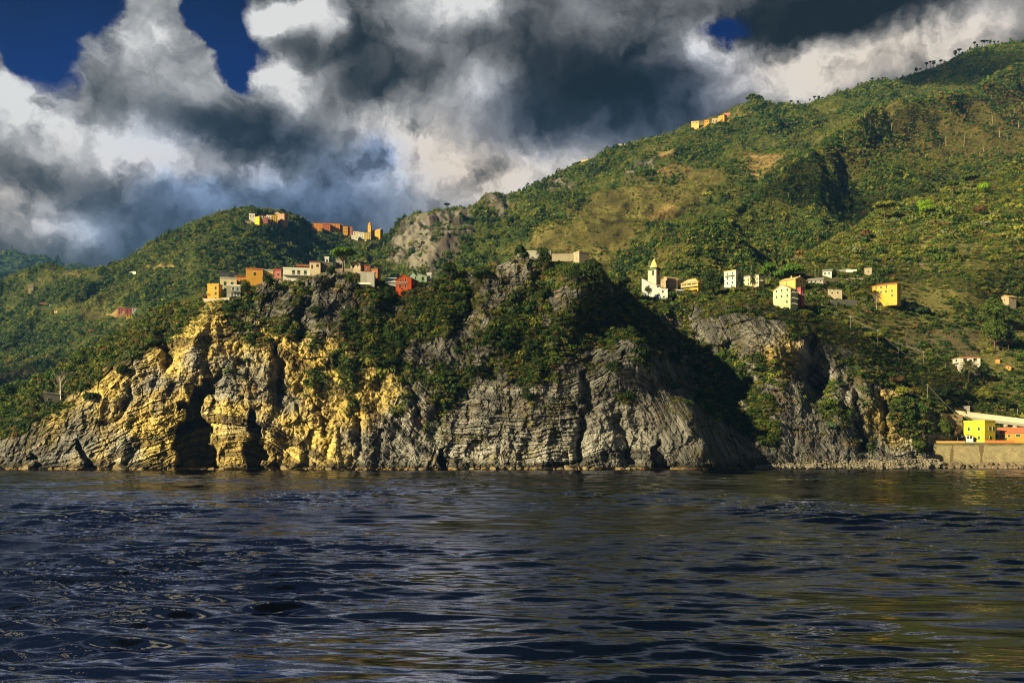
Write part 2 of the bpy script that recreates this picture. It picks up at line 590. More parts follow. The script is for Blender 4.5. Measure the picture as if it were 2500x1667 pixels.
# ------------------------------------------------------------------ sea
def make_sea():
    ang = np.concatenate([np.linspace(-180, -34, 37)[:-1], np.linspace(-34, 34, 1250), np.linspace(34, 180, 37)[1:]])
    rr = [0.3, 2.0, 5.0]
    r = 8.0
    while r < 620:
        rr.append(r)
        r *= 1.0034
    rr += [800, 1200, 2500, 6000, 15000, 30000]
    rr = np.array(rr)
    a = np.radians(ang)
    X = rr[:, None] * np.sin(a)[None]
    Y = rr[:, None] * np.cos(a)[None]
    rng = np.random.default_rng(5)
    Z = np.zeros_like(X)
    mod = 0.75 + 0.9 * fbm(X / 26, Y / 60, 0, 3, 41)
    mod2 = np.clip(0.9 + 1.3 * fbm(X / 9, Y / 22, 0, 2, 47), 0.25, 2)
    sp = np.maximum(rr * 0.0034, 0.03)[:, None]
    wp = [0.7 * pn(X / q_, Y / q_, 0, 60 + i_) for i_, q_ in enumerate((2.5, 5, 10, 20, 35))]
    X, Y, Z, mod, mod2 = (q_.astype(np.float32) for q_ in (X, Y, Z, mod, mod2))
    for k in range(90):
        lam = 0.20 * (5.5 / 0.20) ** (k / 89) * rng.uniform(.9, 1.1)
        th = rng.normal(0.08, 0.24)                      # crests run across the view
        kx, ky = math.sin(th) * 2 * math.pi / lam, math.cos(th) * 2 * math.pi / lam
        slope = 0.044 if lam < 0.55 else (0.052 if lam < 1.35 else 0.029)
        amp = slope * lam / (2 * math.pi)
        fade = np.clip(lam / (2.2 * sp) - 0.6, 0, 1)
        ph = X * np.float32(kx) + Y * np.float32(ky) + np.float32(rng.uniform(0, 6.28)) + wp[min(4, int(k / 18))]
        s = np.sin(ph)
        m = mod if lam > 1.5 else mod * mod2
        Z += amp * fade * m * (s - 0.35 * np.cos(2 * ph))
    Z[rr > 620] = 0
    P = np.stack([X, Y, Z], -1)
    m, nt, b = new_mat('sea water')
    m.node_tree.nodes.remove(b)
    df = nt.node('ShaderNodeBsdfDiffuse')
    df.inputs['Color'].default_value = (0.0008, 0.0012, 0.0026, 1)
    gl = nt.node('ShaderNodeBsdfGlossy')
    gl.inputs['Color'].default_value = (0.40, 0.415, 0.50, 1)
    gl.inputs['Roughness'].default_value = 0.03
    fr = nt.node('ShaderNodeFresnel')
    fr.inputs['IOR'].default_value = 1.33
    mx = nt.node('ShaderNodeMixShader')
    nt.l.new(fr.outputs[0], mx.inputs[0])
    nt.l.new(df.outputs[0], mx.inputs[1])
    nt.l.new(gl.outputs[0], mx.inputs[2])
    nt.l.new(mx.outputs[0], m.node_tree.nodes['Material Output'].inputs[0])
    g = nt.node('ShaderNodeNewGeometry').outputs['Position']
    n = nt.noise(nt.vm('MULTIPLY', g, (1.0, 1.9, 1.0)), 4.5, 3, 0.6)
    nf = nt.noise(nt.vm('MULTIPLY', g, (0.35, 0.9, 1.0)), 0.55, 3, 0.6)
    gust = nt.noise(nt.vm('MULTIPLY', g, (0.045, 0.022, 1.0)), 1.0, 6, 0.65)
    bp = nt.node('ShaderNodeBump')
    nt.put(bp.inputs['Strength'], nt.smooth(gust, .42, .60, 0.05, 0.42))
    bp.inputs['Distance'].default_value = 0.07
    nt.put(bp.inputs['Height'], nt.m('ADD', n, nt.m('MULTIPLY', nf, 2.2)))
    for k in (df, gl, fr):
        nt.put(k.inputs['Normal'], bp.outputs[0])
    o = grid_mesh('sea', P[:, ::-1], m, smooth=True)
    tag(o, 'dark rippled sea water in front of the cliffs', kind='structure')


make_sea()
# ------------------------------------------------------------------ terrain sheets
class Sheet:
    """a slope lofted from a foot line up to a crest line, with a back side that falls away behind the crest"""

    def __init__(self, us, nt, vbot, vtop, Yf, nback=14, back=(60, 45), tpow=1.0):
        self.us = us
        U = us[None, :] * np.ones((nt, 1))
        t = (np.linspace(0, 1, nt) ** tpow)[:, None]
        vb, vt = vbot(us), vtop(us)
        V = vb[None] + (vt - vb)[None] * t
        Y = Yf(U, V)
        self.nt, self.nback = nt, nback
        X = (U - 1250) / F * Y
        Z = EYE + (HOR - V) / F * Y
        s = np.linspace(0, 1, nback + 1)[1:, None]
        Yb = Y[-1:] + back[0] * s
        Xb = X[-1:] * (1 + back[0] * s / Y[-1:] * 0.6)
        Zb = Z[-1:] - back[1] * s ** 1.6
        self.U, self.V = U, V
        self.X = np.concatenate([X, Xb])
        self.Y = np.concatenate([Y, Yb])
        self.Z = np.concatenate([Z, Zb])
        self.Uf = np.concatenate([U, np.repeat(U[-1:], nback, 0)])
        self.Vf = np.concatenate([V, np.repeat(V[-1:], nback, 0)])
        self.vb, self.vt = vb, vt
        self.tp = tpow
        self.P = np.stack([self.X, self.Y, self.Z], -1)

    def push(self, d, dirv):
        self.P = self.P + d[..., None] * np.asarray(dirv)

    def edge_fade(self, n=12):
        """0 along the crest, 1 below it: keeps the skyline where it belongs"""
        r = np.arange(self.P.shape[0])
        return np.clip(np.abs(r - (self.nt - 1)) / n, 0, 1)[:, None] * np.ones((1, len(self.us)))

    def loc(self, u, v):
        i = int(np.clip(np.searchsorted(self.us, u), 0, len(self.us) - 1))
        t = (v - self.vb[i]) / (self.vt[i] - self.vb[i])
        t = max(0.0, min(1.0, t)) ** (1 / self.tp)
        return int(round(t * (self.nt - 1))), i

    def dist(self, u, v):
        j, i = self.loc(u, v)
        return float(self.P[j, i, 1])

    def point(self, u, v):
        j, i = self.loc(u, v)
        return Vector([float(k) for k in self.P[j, i]])


def wob(u, v, a=10, sc=60, seed=0):
    return u + a * fbm(u / sc, v / sc, 0.3, 3, seed), v + a * fbm(u / sc, v / sc, 7.7, 3, seed + 9)


def patch(S, poly, a=9, sc=45, seed=1, hard=False):
    if not hasattr(S, 'wob'):
        S.wob = [k - q for k, q in zip(wob(S.Uf, S.Vf, 1.0, sc, seed), (S.Uf, S.Vf))]
    if not hard:
        return inside(S.Uf + a * S.wob[0], S.Vf + a * S.wob[1], poly)
    return sum(inside(S.Uf + a * k * S.wob[0] + q, S.Vf + a * k * S.wob[1] + r, poly) * 0.25 for k, q, r in ((1, 0, 0), (1.7, 3, 2), (-1.3, -3, -2), (2.4, -1, 2)))


# ---- the headland, the gullies beside it and the coast road slope: one sheet from the shore up
crest = curve([(-80, 1000), (0, 962), (60, 935), (140, 903), (190, 868), (260, 822), (320, 788), (372, 757), (424, 737), (500, 735), (545, 730),
               (590, 712), (610, 697), (660, 677), (700, 675), (760, 676), (800, 664), (850, 660), (895, 664), (930, 690), (975, 702), (1015, 700), (1040, 690), (1075, 680), (1120, 664), (1170, 656),
               (1200, 655), (1240, 640), (1262, 626), (1300, 632), (1350, 636), (1395, 640), (1440, 652), (1470, 664), (1492, 690), (1520, 700), (1560, 696), (1640, 682), (1740, 676),
               (1850, 668), (1905, 655), (1952, 627), (2008, 604), (2055, 576), (2102, 548), (2130, 524), (2186, 501), (2242, 482), (2289, 468), (2335, 459),
               (2363, 440), (2405, 431), (2443, 417), (2476, 403), (2500, 396), (2640, 350)])
YC = [(-80, 1150, 446), (60, 1148, 434), (200, 1147, 428), (430, 1147, 424), (600, 1147, 427), (900, 1147, 430), (1100, 1147, 436), (1300, 1147, 438), (1500, 1147, 440), (1650, 1147, 441),
      (1745, 1146, 441), (1800, 1146, 470), (1900, 1145, 488), (2010, 1144, 499), (2100, 1144, 503), (2200, 1144, 514), (2300, 1143, 524), (2500, 1143, 532), (2640, 1143, 538),
      (-80, 1000, 480), (0, 962, 482), (200, 860, 490), (400, 745, 505), (520, 735, 492), (640, 690, 505), (800, 665, 510), (1000, 700, 505), (1100, 665, 510), (1260, 632, 506), (1400, 640, 508),
      (1480, 690, 494), (150, 1010, 452), (300, 900, 462), (420, 980, 446), (470, 830, 462), (600, 900, 452), (620, 1020, 440), (750, 830, 465), (750, 1000, 446), (900, 880, 462), (900, 1020, 445), (1050, 860, 472), (1060, 1020, 452),
      (1200, 830, 470), (1180, 980, 458), (1280, 730, 486), (1340, 920, 456), (1400, 1050, 447), (1450, 850, 470), (1520, 960, 455), (1570, 860, 466), (1620, 1020, 448), (1680, 1010, 450), (1735, 1090, 445),
      (1530, 740, 560), (1600, 760, 575), (1640, 830, 560), (1700, 900, 540), (1735, 970, 522), (1785, 1050, 500), (1820, 1110, 482),
      (1850, 760, 556), (1900, 790, 541), (1900, 880, 527), (1920, 960, 516), (1850, 980, 519), (1850, 1060, 500), (1950, 1080, 505), (1962, 860, 536), (1992, 900, 556),
      (2040, 850, 552), (2070, 940, 531), (2110, 1060, 516), (2170, 1050, 528), (2150, 930, 545), (2225, 1040, 531), (2250, 960, 552),
      (1500, 705, 592), (1600, 712, 600), (1700, 706, 608), (1800, 702, 612), (1900, 752, 582), (1962, 752, 588), (1962, 704, 622), (2060, 732, 624), (2160, 728, 634), (2300, 800, 622), (2360, 902, 588), (2200, 900, 582),
      (2450, 738, 670), (2500, 900, 596), (2350, 1002, 562), (2500, 1008, 566), (2300, 1085, 546), (2420, 1075, 552), (2560, 1075, 556),
      (1960, 650, 668), (2100, 548, 810), (2200, 501, 862), (2335, 459, 892), (2500, 396, 944), (2300, 600, 722), (2500, 600, 730), (2400, 690, 668), (2240, 690, 668), (2120, 640, 680), (1900, 658, 662), (1750, 676, 650), (1600, 690, 640), (2640, 360, 980), (2640, 700, 720), (2640, 1000, 580)]
us = np.arange(-80, 2600, 1.55)
near = Sheet(us, 640, lambda u: np.full_like(u, 1151.0), crest, rbf(YC, 60, 2.0), nback=24, back=(90, 40))
U, V = near.Uf, near.Vf
P0 = near.P.copy()
fade = near.edge_fade(16)
# rock where it is steep: the headland, the coves to the village shelf
shelf = curve([(-80, 0), (1470, 0), (1500, 730), (1600, 740), (1750, 735), (1860, 745), (1960, 775), (2010, 830), (2100, 860), (2180, 930), (2260, 985), (2300, 1010), (2330, 1080), (2500, 1085), (2640, 1085)])(U)
rocky = sstep(-30, 40, V - shelf)
D = np.zeros_like(U)
# broad buttresses and runnels
x, y, z = P0[..., 0], P0[..., 1], P0[..., 2]
D += rocky * 3.4 * ridged(x / 34, z / 120, 0.2, 2, 11) * (0.6 + 0.4 * fade)
D += rocky * 3.0 * fbm(x / 15, z / 26, 0.7, 3, 15)
D += rocky * 2.0 * ridged(x / 11, z / 22, 1.3, 3, 19)
D += (1 - rocky) * 3.5 * fbm(x / 45, z / 45, 0.4, 3, 23)
# placed gullies, caves and clefts (width px, depth m)
GUL = [([(515, 925), (492, 950), (470, 1000), (475, 1060), (486, 1150)], 50, 30, 1), ([(605, 985), (618, 1040), (625, 1150)], 24, 11, 1), ([(672, 830), (688, 900), (692, 1010)], 13, 8, 0),
       ([(375, 790), (415, 860), (418, 920)], 15, 10, 0), ([(560, 870), (610, 900), (640, 960)], 12, 5, 0), ([(185, 1070), (215, 1150)], 18, 8, 1), ([(75, 1100), (90, 1150)], 16, 7, 1),
       ([(310, 940), (300, 1000), (230, 1060)], 11, 6, 0), ([(1085, 1090), (1088, 1150)], 14, 9, 1), ([(1440, 900), (1425, 980), (1412, 1060), (1405, 1150)], 13, 8, 0), ([(1500, 1010), (1530, 1080), (1545, 1150)], 16, 7, 0),
       ([(1615, 1075), (1612, 1150)], 24, 10, 1), ([(985, 900), (1015, 985), (1020, 1020)], 14, 6, 0), ([(740, 930), (790, 1030), (800, 1150)], 10, 4, 0), ([(880, 960), (870, 1150)], 10, 4, 0),
       ([(745, 700), (730, 780), (760, 850)], 18, 6, 0), ([(960, 720), (930, 800), (950, 900)], 24, 5, 0), ([(1180, 690), (1140, 760), (1100, 850)], 20, 6, 0), ([(1350, 760), (1250, 860), (1090, 1000), (1030, 1080)], 40, 4, 0),
       ([(1985, 790), (1975, 870), (1990, 930), (2010, 990)], 18, 14, 0), ([(2055, 900), (2095, 970), (2110, 1060), (2115, 1140)], 13, 9, 0), ([(2130, 930), (2160, 1010), (2175, 1060)], 10, 7, 0), ([(1800, 780), (1790, 900), (1850, 1000)], 26, 6, 0)]
GU, GV = wob(U, V, 24, 42, 70)
for pl, w, dp, sharp in GUL:
    dd, par = seg_dist(GU, GV, pl)
    k = sstep(1.12, 0.88, dd / (w * (.14 + .92 * par))) if sharp else np.exp(-(dd / w) ** 2)
    D -= dp * k * (np.clip(par * 3 + .15, 0.2, 1) if sharp else np.clip(np.minimum(par, 1 - par) * 5, 0.15, 1))
# standing ribs
RIB = [([(1482, 690), (1500, 760), (1540, 840), (1600, 920), (1680, 1010), (1745, 1120)], 26, 7), ([(1275, 640), (1290, 720)], 30, 4), ([(560, 740), (480, 850), (440, 930)], 40, 4),
       ([(335, 860), (260, 960), (120, 1060)], 30, 5), ([(1700, 1100), (1735, 1090), (1750, 1150)], 18, 7), ([(1960, 830), (1965, 880)], 14, 6), ([(2030, 860), (2040, 960), (2060, 1080)], 16, 6), ([(2090, 900), (2140, 1000)], 12, 7), ([(550, 960), (560, 1100)], 30, 2)]
for pl, w, hp in RIB:
    dd, par = seg_dist(U, V, pl)
    D += hp * np.exp(-(dd / w) ** 2) * np.clip(np.minimum(par, 1 - par) * 6, 0.2, 1)
# folded beds
slp = np.array([(-80, -.34), (300, -.44), (450, -.28), (580, .05), (680, .50), (900, .72), (1050, .70), (1150, .15), (1250, .0), (1380, -.10), (1480, -.5), (1560, .2), (1620, 1.5), (1760, 2.0), (1840, .6), (2000, 1.2), (2100, 1.4), (2200, -.2), (2300, -.5), (2640, -.1)])
uu = np.arange(-80, 2641, 4.0)
fold = np.cumsum(np.interp(uu, slp[:, 0], slp[:, 1])) * 4.0
s_m = (V - np.interp(U, uu, fold)) * 0.19
s_m = s_m + 5.5 * fbm(x / 42, z / 42, 0.1, 3, 31) + 0.9 * fbm(x / 7, z / 7, 0.6, 2, 37)
a_m = U * 0.19 + 0.35 * z + 2.5 * fbm(x / 20, z / 20, 2.2, 2, 39)
bed = np.zeros_like(U)
stripe = np.zeros_like(U)
wst = 0.30 + 0.70 * sstep(-0.35, 0.35, fbm(x / 36, z / 28, 1.9, 3, 43))
for th, amp, k in ((4.6, 1.3, 1), (1.9, 1.35, 2), (0.85, 0.8, 3)):
    q_ = s_m / th + 0.35 * np.sin(s_m / th / 2.3)
    i_ = np.floor(q_)
    f_ = q_ - i_
    ln = th * (2.2 + 3.5 * hsh(i_, 0, k))
    qa = a_m / ln + hsh(i_, 3, k) * 9
    j_ = np.floor(qa)
    fa = qa - j_
    jo = np.minimum(sstep(0, .09, f_) * sstep(1, .90, f_), 1) * (0.45 + 0.55 * sstep(0, .05, fa) * sstep(1, .95, fa))
    bed += amp * (hsh(i_, j_, k) * 0.75 + 0.35 * hsh(i_, 0, k + 5) + 0.7 * (f_ - 0.5)) * jo
    stripe += (hsh(i_, 0, k + 8) - 0.5) / (1.5 ** (k - 1))
D += rocky * wst * (bed - 1.3)
D += rocky * .55 * ridged(x / 3.4, y / 3.4, z / 3.4, 3, 51)


def facets(px_, pz_, cell, seed):
    """broken rock faces: every cell of a jittered pattern is a plane with its own tilt and set-back"""
    gx, gz = px_ / cell, pz_ / cell
    ix, iz = np.floor(gx), np.floor(gz)
    best = np.full(gx.shape, 9.0)
    sec = np.full(gx.shape, 9.0)
    out = np.zeros(gx.shape)
    for ax in (-1, 0, 1):
        for az_ in (-1, 0, 1):
            cx, cz = ix + ax, iz + az_
            ox, oz = gx - cx - hsh(cx, cz, seed), gz - cz - hsh(cx, cz, seed + 1)
            dd = np.abs(ox) + np.abs(oz) * .8 + .25 * np.abs(ox - oz)
            val = (hsh(cx, cz, seed + 2) - .5) * .9 + ox * (hsh(cx, cz, seed + 3) - .5) * 1.8 + oz * (hsh(cx, cz, seed + 4) - .7) * 1.5
            k = dd < best
            sec = np.where(k, best, np.minimum(sec, dd))
            best = np.where(k, dd, best)
            out = np.where(k, val, out)
    return out - .35 * sstep(.10, .02, sec - best)          # open joint between the blocks


wx_, wz_ = x + 1.2 * fbm(x / 6, z / 6, .3, 2, 61), z + 1.2 * fbm(x / 6, z / 6, 4.3, 2, 63)
D += rocky * (2.1 * facets(wx_, wz_ * .8 + .25 * x, 7.5, 3) + .95 * facets(wx_ + .3 * z, wz_, 2.7, 13) + .4 * facets(wx_, wz_ - .4 * x, 1.3, 23))
# dry stone terraces of the slope over the road
TER = [([(2190, 800), (2400, 795), (2500, 800), (2500, 980), (2410, 950), (2330, 880), (2230, 880)], 3.0, .9), ([(2232, 576), (2396, 576), (2420, 655), (2240, 660)], 3.6, 1.0), ([(1960, 670), (2240, 690), (2470, 740), (2500, 830), (2150, 830), (2040, 760)], 3.4, .8)]
terr = np.zeros_like(U)
for k, (pl, hh, am) in enumerate(TER):
    t_ = patch(near, pl, 6, 40, 80 + k)
    zz = z + 1.2 * fbm(x / 30, z / 30, 0, 2, 91)
    fr = zz / hh - np.floor(zz / hh)
    D += t_ * am * hh * (sstep(0.0, 0.30, fr) * -0.9 + fr * 0.9)
    terr = np.where(t_, 0.3 + 0.7 * (fr < 0.32), terr)
# level ground for the two houses over the sea wall
D = D * np.where(inside(U, V, [(2262, 1050), (2620, 1040), (2620, 1160), (2262, 1160)]), 0.15, 1.0)
lowf = sstep(1150, 1138, V) * 0.7 + 0.3
near.push(D * lowf * np.where(V < 1e9, 1, 1) * (0.35 + 0.65 * fade), np.stack([-x, -y, np.zeros_like(x)], -1) / np.hypot(x, y)[..., None])

# what covers the rock: scrub, dry grass, bare ground (0..1)
n_s = fbm(x / 26, z / 26, 0.5, 4, 101)
n_f = fbm(x / 7, z / 7, 0.9, 3, 105)
weather = sstep(840, 760, V + 30 * n_s) * sstep(480, 600, U)
weather = np.maximum(weather, .9 * sstep(300, 60, U + 40 * n_s))
weather = np.maximum(weather, .55 * sstep(930, 1050, U) * sstep(1000, 900, V + 40 * n_s))
VU, VV = wob(U, V, 10, 45, 5)
den = lambda pl, wd: sstep(1.1, 0.6, seg_dist(VU, VV, pl)[0] / wd)
VEG = [([(-80, 1010), (0, 985), (150, 925), (300, 825), (400, 765)], 66), ([(0, 1000), (120, 960), (200, 900)], 60), ([(430, 760), (380, 810), (330, 850)], 36),
       ([(620, 740), (690, 790), (760, 820)], 40), ([(760, 760), (900, 790), (1050, 800)], 75), ([(900, 720), (1000, 760), (1120, 740)], 52), ([(900, 840), (960, 870), (1040, 900)], 50), ([(1300, 760), (1220, 850), (1100, 930), (1010, 1030)], 62),
       ([(1420, 790), (1350, 850), (1280, 900)], 60), ([(1330, 680), (1450, 670)], 42), ([(1270, 760), (1320, 720)], 34), ([(1440, 780), (1550, 830), (1640, 900)], 62), ([(1510, 700), (1600, 760), (1700, 830), (1760, 930)], 80), ([(1500, 930), (1530, 960)], 34),
       ([(1760, 740), (1830, 750)], 60), ([(1800, 1010), (1880, 1050)], 40), ([(1950, 760), (2010, 800), (2100, 870), (2230, 920)], 62), ([(1990, 940), (2020, 990), (2040, 1050)], 45), ([(2200, 1000), (2250, 1090), (2230, 1120)], 40), ([(1900, 700), (2000, 740)], 50),
       ([(580, 800), (620, 830)], 26), ([(545, 900), (580, 880)], 24), ([(1010, 1050), (940, 1080)], 40), ([(1080, 660), (1210, 640)], 26), ([(1760, 990), (1700, 900)], 45), ([(2120, 1120), (2060, 1090)], 34), ([(2400, 1000), (2260, 980)], 40), ([(700, 700), (840, 720)], 20), ([(1890, 1040), (1830, 960)], 28)]
veg = np.zeros_like(U)
for pl, wd in VEG:
    veg = np.maximum(veg, den(pl, wd))
veg = veg * sstep(-0.55, 0.15, n_s + 0.5 * n_f)
veg = np.maximum(veg, 0.75 * sstep(0.25, 0.55, n_s + 0.4 * n_f) * sstep(1040, 860, V) * (V < 1040) * (U > 540))
veg = np.maximum(veg, 0.5 * weather * rocky * (U < 1480) * (U > 400) * sstep(.08, .40, n_s + .7 * n_f))
veg = np.maximum(veg, (1 - rocky) * np.where(terr > 0, 0.30 + 0.6 * (n_s > .12), 0.95))
band = den([(-80, 1040), (0, 1010), (60, 985), (150, 932), (250, 872), (330, 828), (400, 772), (450, 745)], 50)
veg = np.maximum(veg, np.maximum(band, den([(-80, 1100), (0, 1052), (50, 1030)], 34)) * (.75 + .25 * sstep(-.3, .2, n_f)))
veg = veg * sstep(1125, 1085, V)
plat = inside(U, V, [(2262, 1062), (2620, 1058), (2620, 1160), (2262, 1160)])
veg = np.where(plat, 0.0, veg)
ochre = np.maximum(sstep(620, 300, np.hypot((U - 540), (V - 890) * 1.35)), 0)
ochre = np.maximum(ochre, 0.9 * sstep(70, 25, np.hypot(U - 1915, (V - 870) * 0.8)))
ochre = np.maximum(ochre, 0.7 * sstep(130, 50, np.hypot(U - 2210, (V - 1020))))
ochre = ochre * np.clip(0.75 + 0.8 * n_s, 0, 1.2)
ochre = ochre * (1 - .75 * weather * (U < 1500) * (U > 350))
grass = sstep(0.0, 0.5, n_f + 0.9 * n_s + 0.35 * sstep(980, 700, V) - 0.1) * rocky


def land_mat(name, kind):
    m, nt, b = new_mat(name)
    g = nt.node('ShaderNodeNewGeometry').outputs['Position']
    f1 = nt.noise(g, 0.55, 6, 0.65)
    f2 = nt.noise(g, 0.07, 4, 0.6)
    f3 = nt.noise(g, 2.2, 3, 0.6)
    vegn = nt.attr('veg', out='Fac')
    if kind == 'rock':
        och = nt.attr('ochre', out='Fac')
        st = nt.attr('stripe', out='Fac')
        gr = nt.attr('grass', out='Fac')
        ter = nt.attr('terrace', out='Fac')
        rk = nt.attr('rocky', out='Fac')
        bc = nt.comb(nt.attr('bed', out='Fac'), nt.m('MULTIPLY', nt.attr('along', out='Fac'), .10), nt.m('MULTIPLY', nt.xyz(g)[1], .15))
        lam = nt.noise(bc, 1.9, 6, 0.70)
        k1 = nt.m('ADD', nt.m('ADD', nt.m('MULTIPLY', f1, 0.35), nt.m('MULTIPLY', lam, 0.72)), nt.m('SUBTRACT', nt.m('MULTIPLY', st, 0.35), .13))
        k1 = nt.m('SUBTRACT', k1, nt.m('MULTIPLY', nt.attr('weather', out='Fac'), .17))
        grey = nt.ramp(k1, [(.12, (.055, .054, .053)), (.40, (.165, .160, .153)), (.62, (.29, .282, .268)), (.85, (.52, .505, .48))])
        yel = nt.ramp(k1, [(.12, (.12, .085, .04)), (.40, (.37, .285, .105)), (.62, (.57, .44, .14)), (.85, (.74, .61, .26))])
        c = nt.mix(nt.smooth(nt.m('ADD', och, nt.m('MULTIPLY', nt.m('SUBTRACT', f2, .5), 1.1)), 0.1, 0.8), grey, yel)
        # rust stain
        c = nt.mix(nt.m('MULTIPLY', nt.smooth(f2, .58, .72), 0.35), c, (.30, .17, .06))
        # dry grass and thyme in the cracks
        dry = nt.ramp(f1, [(.25, (.035, .035, .012)), (.5, (.10, .085, .03)), (.75, (.17, .13, .05))])
        c = nt.mix(nt.m('MULTIPLY', gr, nt.smooth(f1, .36, .60, 0.0, .8)), c, dry)
        soil = nt.ramp(f1, [(.25, (.018, .020, .008)), (.55, (.045, .048, .016)), (.8, (.10, .085, .035))])
        c = nt.mix(nt.smooth(vegn, .25, .7), c, soil)
        tw = nt.ramp(f1, [(.2, (.09, .075, .04)), (.6, (.20, .165, .085)), (.85, (.30, .25, .15))])
        tg = nt.ramp(f1, [(.2, (.05, .055, .018)), (.6, (.11, .105, .035)), (.85, (.16, .13, .05))])
        tcol = nt.mix(nt.smooth(ter, .6, .8), tg, tw)
        c = nt.mix(nt.smooth(ter, .1, .25), c, tcol)
        # sea stain: black algae and pale barnacle line
        z = nt.xyz(g)[2]
        zz = nt.m('ADD', z, nt.m('MULTIPLY', f2, 5.0))
        zz = nt.m('ADD', zz, nt.m('MULTIPLY', f1, 2.0))
        c = nt.mix(nt.m('MULTIPLY', nt.smooth(zz, 8.5, 4.5), nt.m('MULTIPLY', rk, .85)), c, (.035, .033, .028))
        c = nt.mix(nt.m('MULTIPLY', nt.smooth(nt.m('ADD', z, nt.m('MULTIPLY', f3, .6)), 1.6, 1.1), nt.m('MULTIPLY', rk, .8)), c, (.26, .17, .06))
    else:
        c0 = nt.attr('cover')
        c = nt.vm('MULTIPLY', c0, nt.vm('SCALE', (1, 1, 1), scale=nt.m('ADD', nt.m('MULTIPLY', f1, 1.1), nt.m('ADD', nt.m('MULTIPLY', f2, .6), 0.15))))
    nt.put(b.inputs['Base Color'], c)
    b.inputs['Roughness'].default_value = 0.9
    b.inputs['Specular IOR Level'].default_value = 0.12
    bp = nt.node('ShaderNodeBump')
    bp.inputs['Strength'].default_value = 0.9
    bp.inputs['Distance'].default_value = 0.7
    nt.put(bp.inputs['Height'], nt.m('ADD', nt.noise(g, 1.3, 5, 0.7), nt.m('MULTIPLY', lam, 1.1)) if kind == 'rock' else nt.noise(g, 1.3, 5, 0.7))
    nt.put(b.inputs['Normal'], bp.outputs[0])
    return m


o = grid_mesh('coastal_terrain', near.P, land_mat('layered cliff rock', 'rock'), False,
              dict(veg=veg, ochre=ochre, stripe=stripe, grass=grass, terrace=terr, rocky=rocky, weather=weather, bed=s_m, along=a_m))
tag(o, 'layered rocky headland with the terraced slope beside it', kind='structure')

# ---- hills behind
HILL_MAT = land_mat('hill ground', 'hill')
DARK, MID, LITE, OLIVE, TAN, RUST, ROCK = map(np.array, ((.030, .050, .012), (.050, .080, .018), (.10, .125, .028), (.085, .080, .026), (.26, .19, .075), (.13, .075, .028), (.30, .235, .165)))


def hill(name, label, u0, u1, du, nt, vbot, vtop, YC, rough, seed, back=(250, 160), patches=(), detail=1.0):
    S = Sheet(np.arange(u0, u1 + 1, du, dtype=float), nt, vbot, vtop, rbf(YC, 80, 4.0), nback=10, back=back)
    x, y, z = S.X, S.Y, S.Z
    fd = S.edge_fade(14)
    d = rough * (ridged(x / (rough * 9), y / (rough * 9), z / (rough * 14), 4, seed) - .6) * fd
    d += rough * .10 * fbm(x / (rough * .9), y / (rough * .9), z / (rough * .9), 3, seed + 5)
    n1 = fbm(x / 90, y / 90, z / 60, 4, seed + 20)
    n2 = fbm(x / 25, y / 25, z / 20, 3, seed + 25)
    k = (n1 * .8 + n2 * .5)
    cover = MID * .55 + (DARK - MID) * .55 * sstep(0, .5, k)[..., None]
    cover = cover + (OLIVE - cover) * (0.7 * sstep(.15, .5, -k))[..., None]
    dens = np.ones_like(x)
    low = np.zeros_like(x)
    dirt = np.zeros_like(x)
    for kind, poly, a in patches:
        ts = patch(S, poly, a, 40, seed + 31, True)
        t = ts > np.random.default_rng(3).uniform(0.05, .95, ts.shape)
        if kind == 'rock':
            xs = x + .35 * z
            d += ts * (2.0 * ridged(xs / 55, 0.1, z / 160, 3, seed + 3) + 3.0 * ridged(xs / 19, y / 80, z / 55, 4, seed + 4) + 1.6 * ridged(xs / 8, y / 20, z / 16, 3, seed + 8) - 5)
            sk = sstep(-.45, .55, fbm(xs / 9, 0.3, z / 50, 4, seed + 6) + .6 * fbm(xs / 40, .2, z / 60, 3, seed + 7))[..., None]
            c = np.array((.046, .038, .035)) * (1 - sk) + np.array((.140, .130, .120)) * sk
            dens = np.where(t, 0.05 + 0.3 * (n2 > .35), dens)
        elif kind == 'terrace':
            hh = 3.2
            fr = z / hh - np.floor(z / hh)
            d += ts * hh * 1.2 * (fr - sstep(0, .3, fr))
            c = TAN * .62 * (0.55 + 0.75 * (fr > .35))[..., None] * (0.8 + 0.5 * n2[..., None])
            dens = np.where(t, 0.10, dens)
        elif kind == 'meadow':
            c = (TAN * .14 + OLIVE * .95) * (0.72 + 0.6 * n2[..., None])
            dens = np.where(t, 1.3, dens)
            low = np.where(t, 1.0, low)
        elif kind == 'brown':
            c = RUST * (.8 + .6 * n2[..., None]) * .14 + OLIVE * .55
            dens = np.where(t, 0.65, dens)
            dirt = np.where(t, 1.0, dirt)
        elif kind == 'clear':
            c = TAN * .7 * (.9 + .5 * n2[..., None])
            dens = np.where(t, 0.0, dens)
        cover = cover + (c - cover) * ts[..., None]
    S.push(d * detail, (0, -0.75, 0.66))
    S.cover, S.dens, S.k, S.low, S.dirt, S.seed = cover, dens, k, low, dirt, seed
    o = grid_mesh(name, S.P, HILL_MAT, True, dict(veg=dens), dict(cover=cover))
    tag(o, label, kind='structure')
    return S


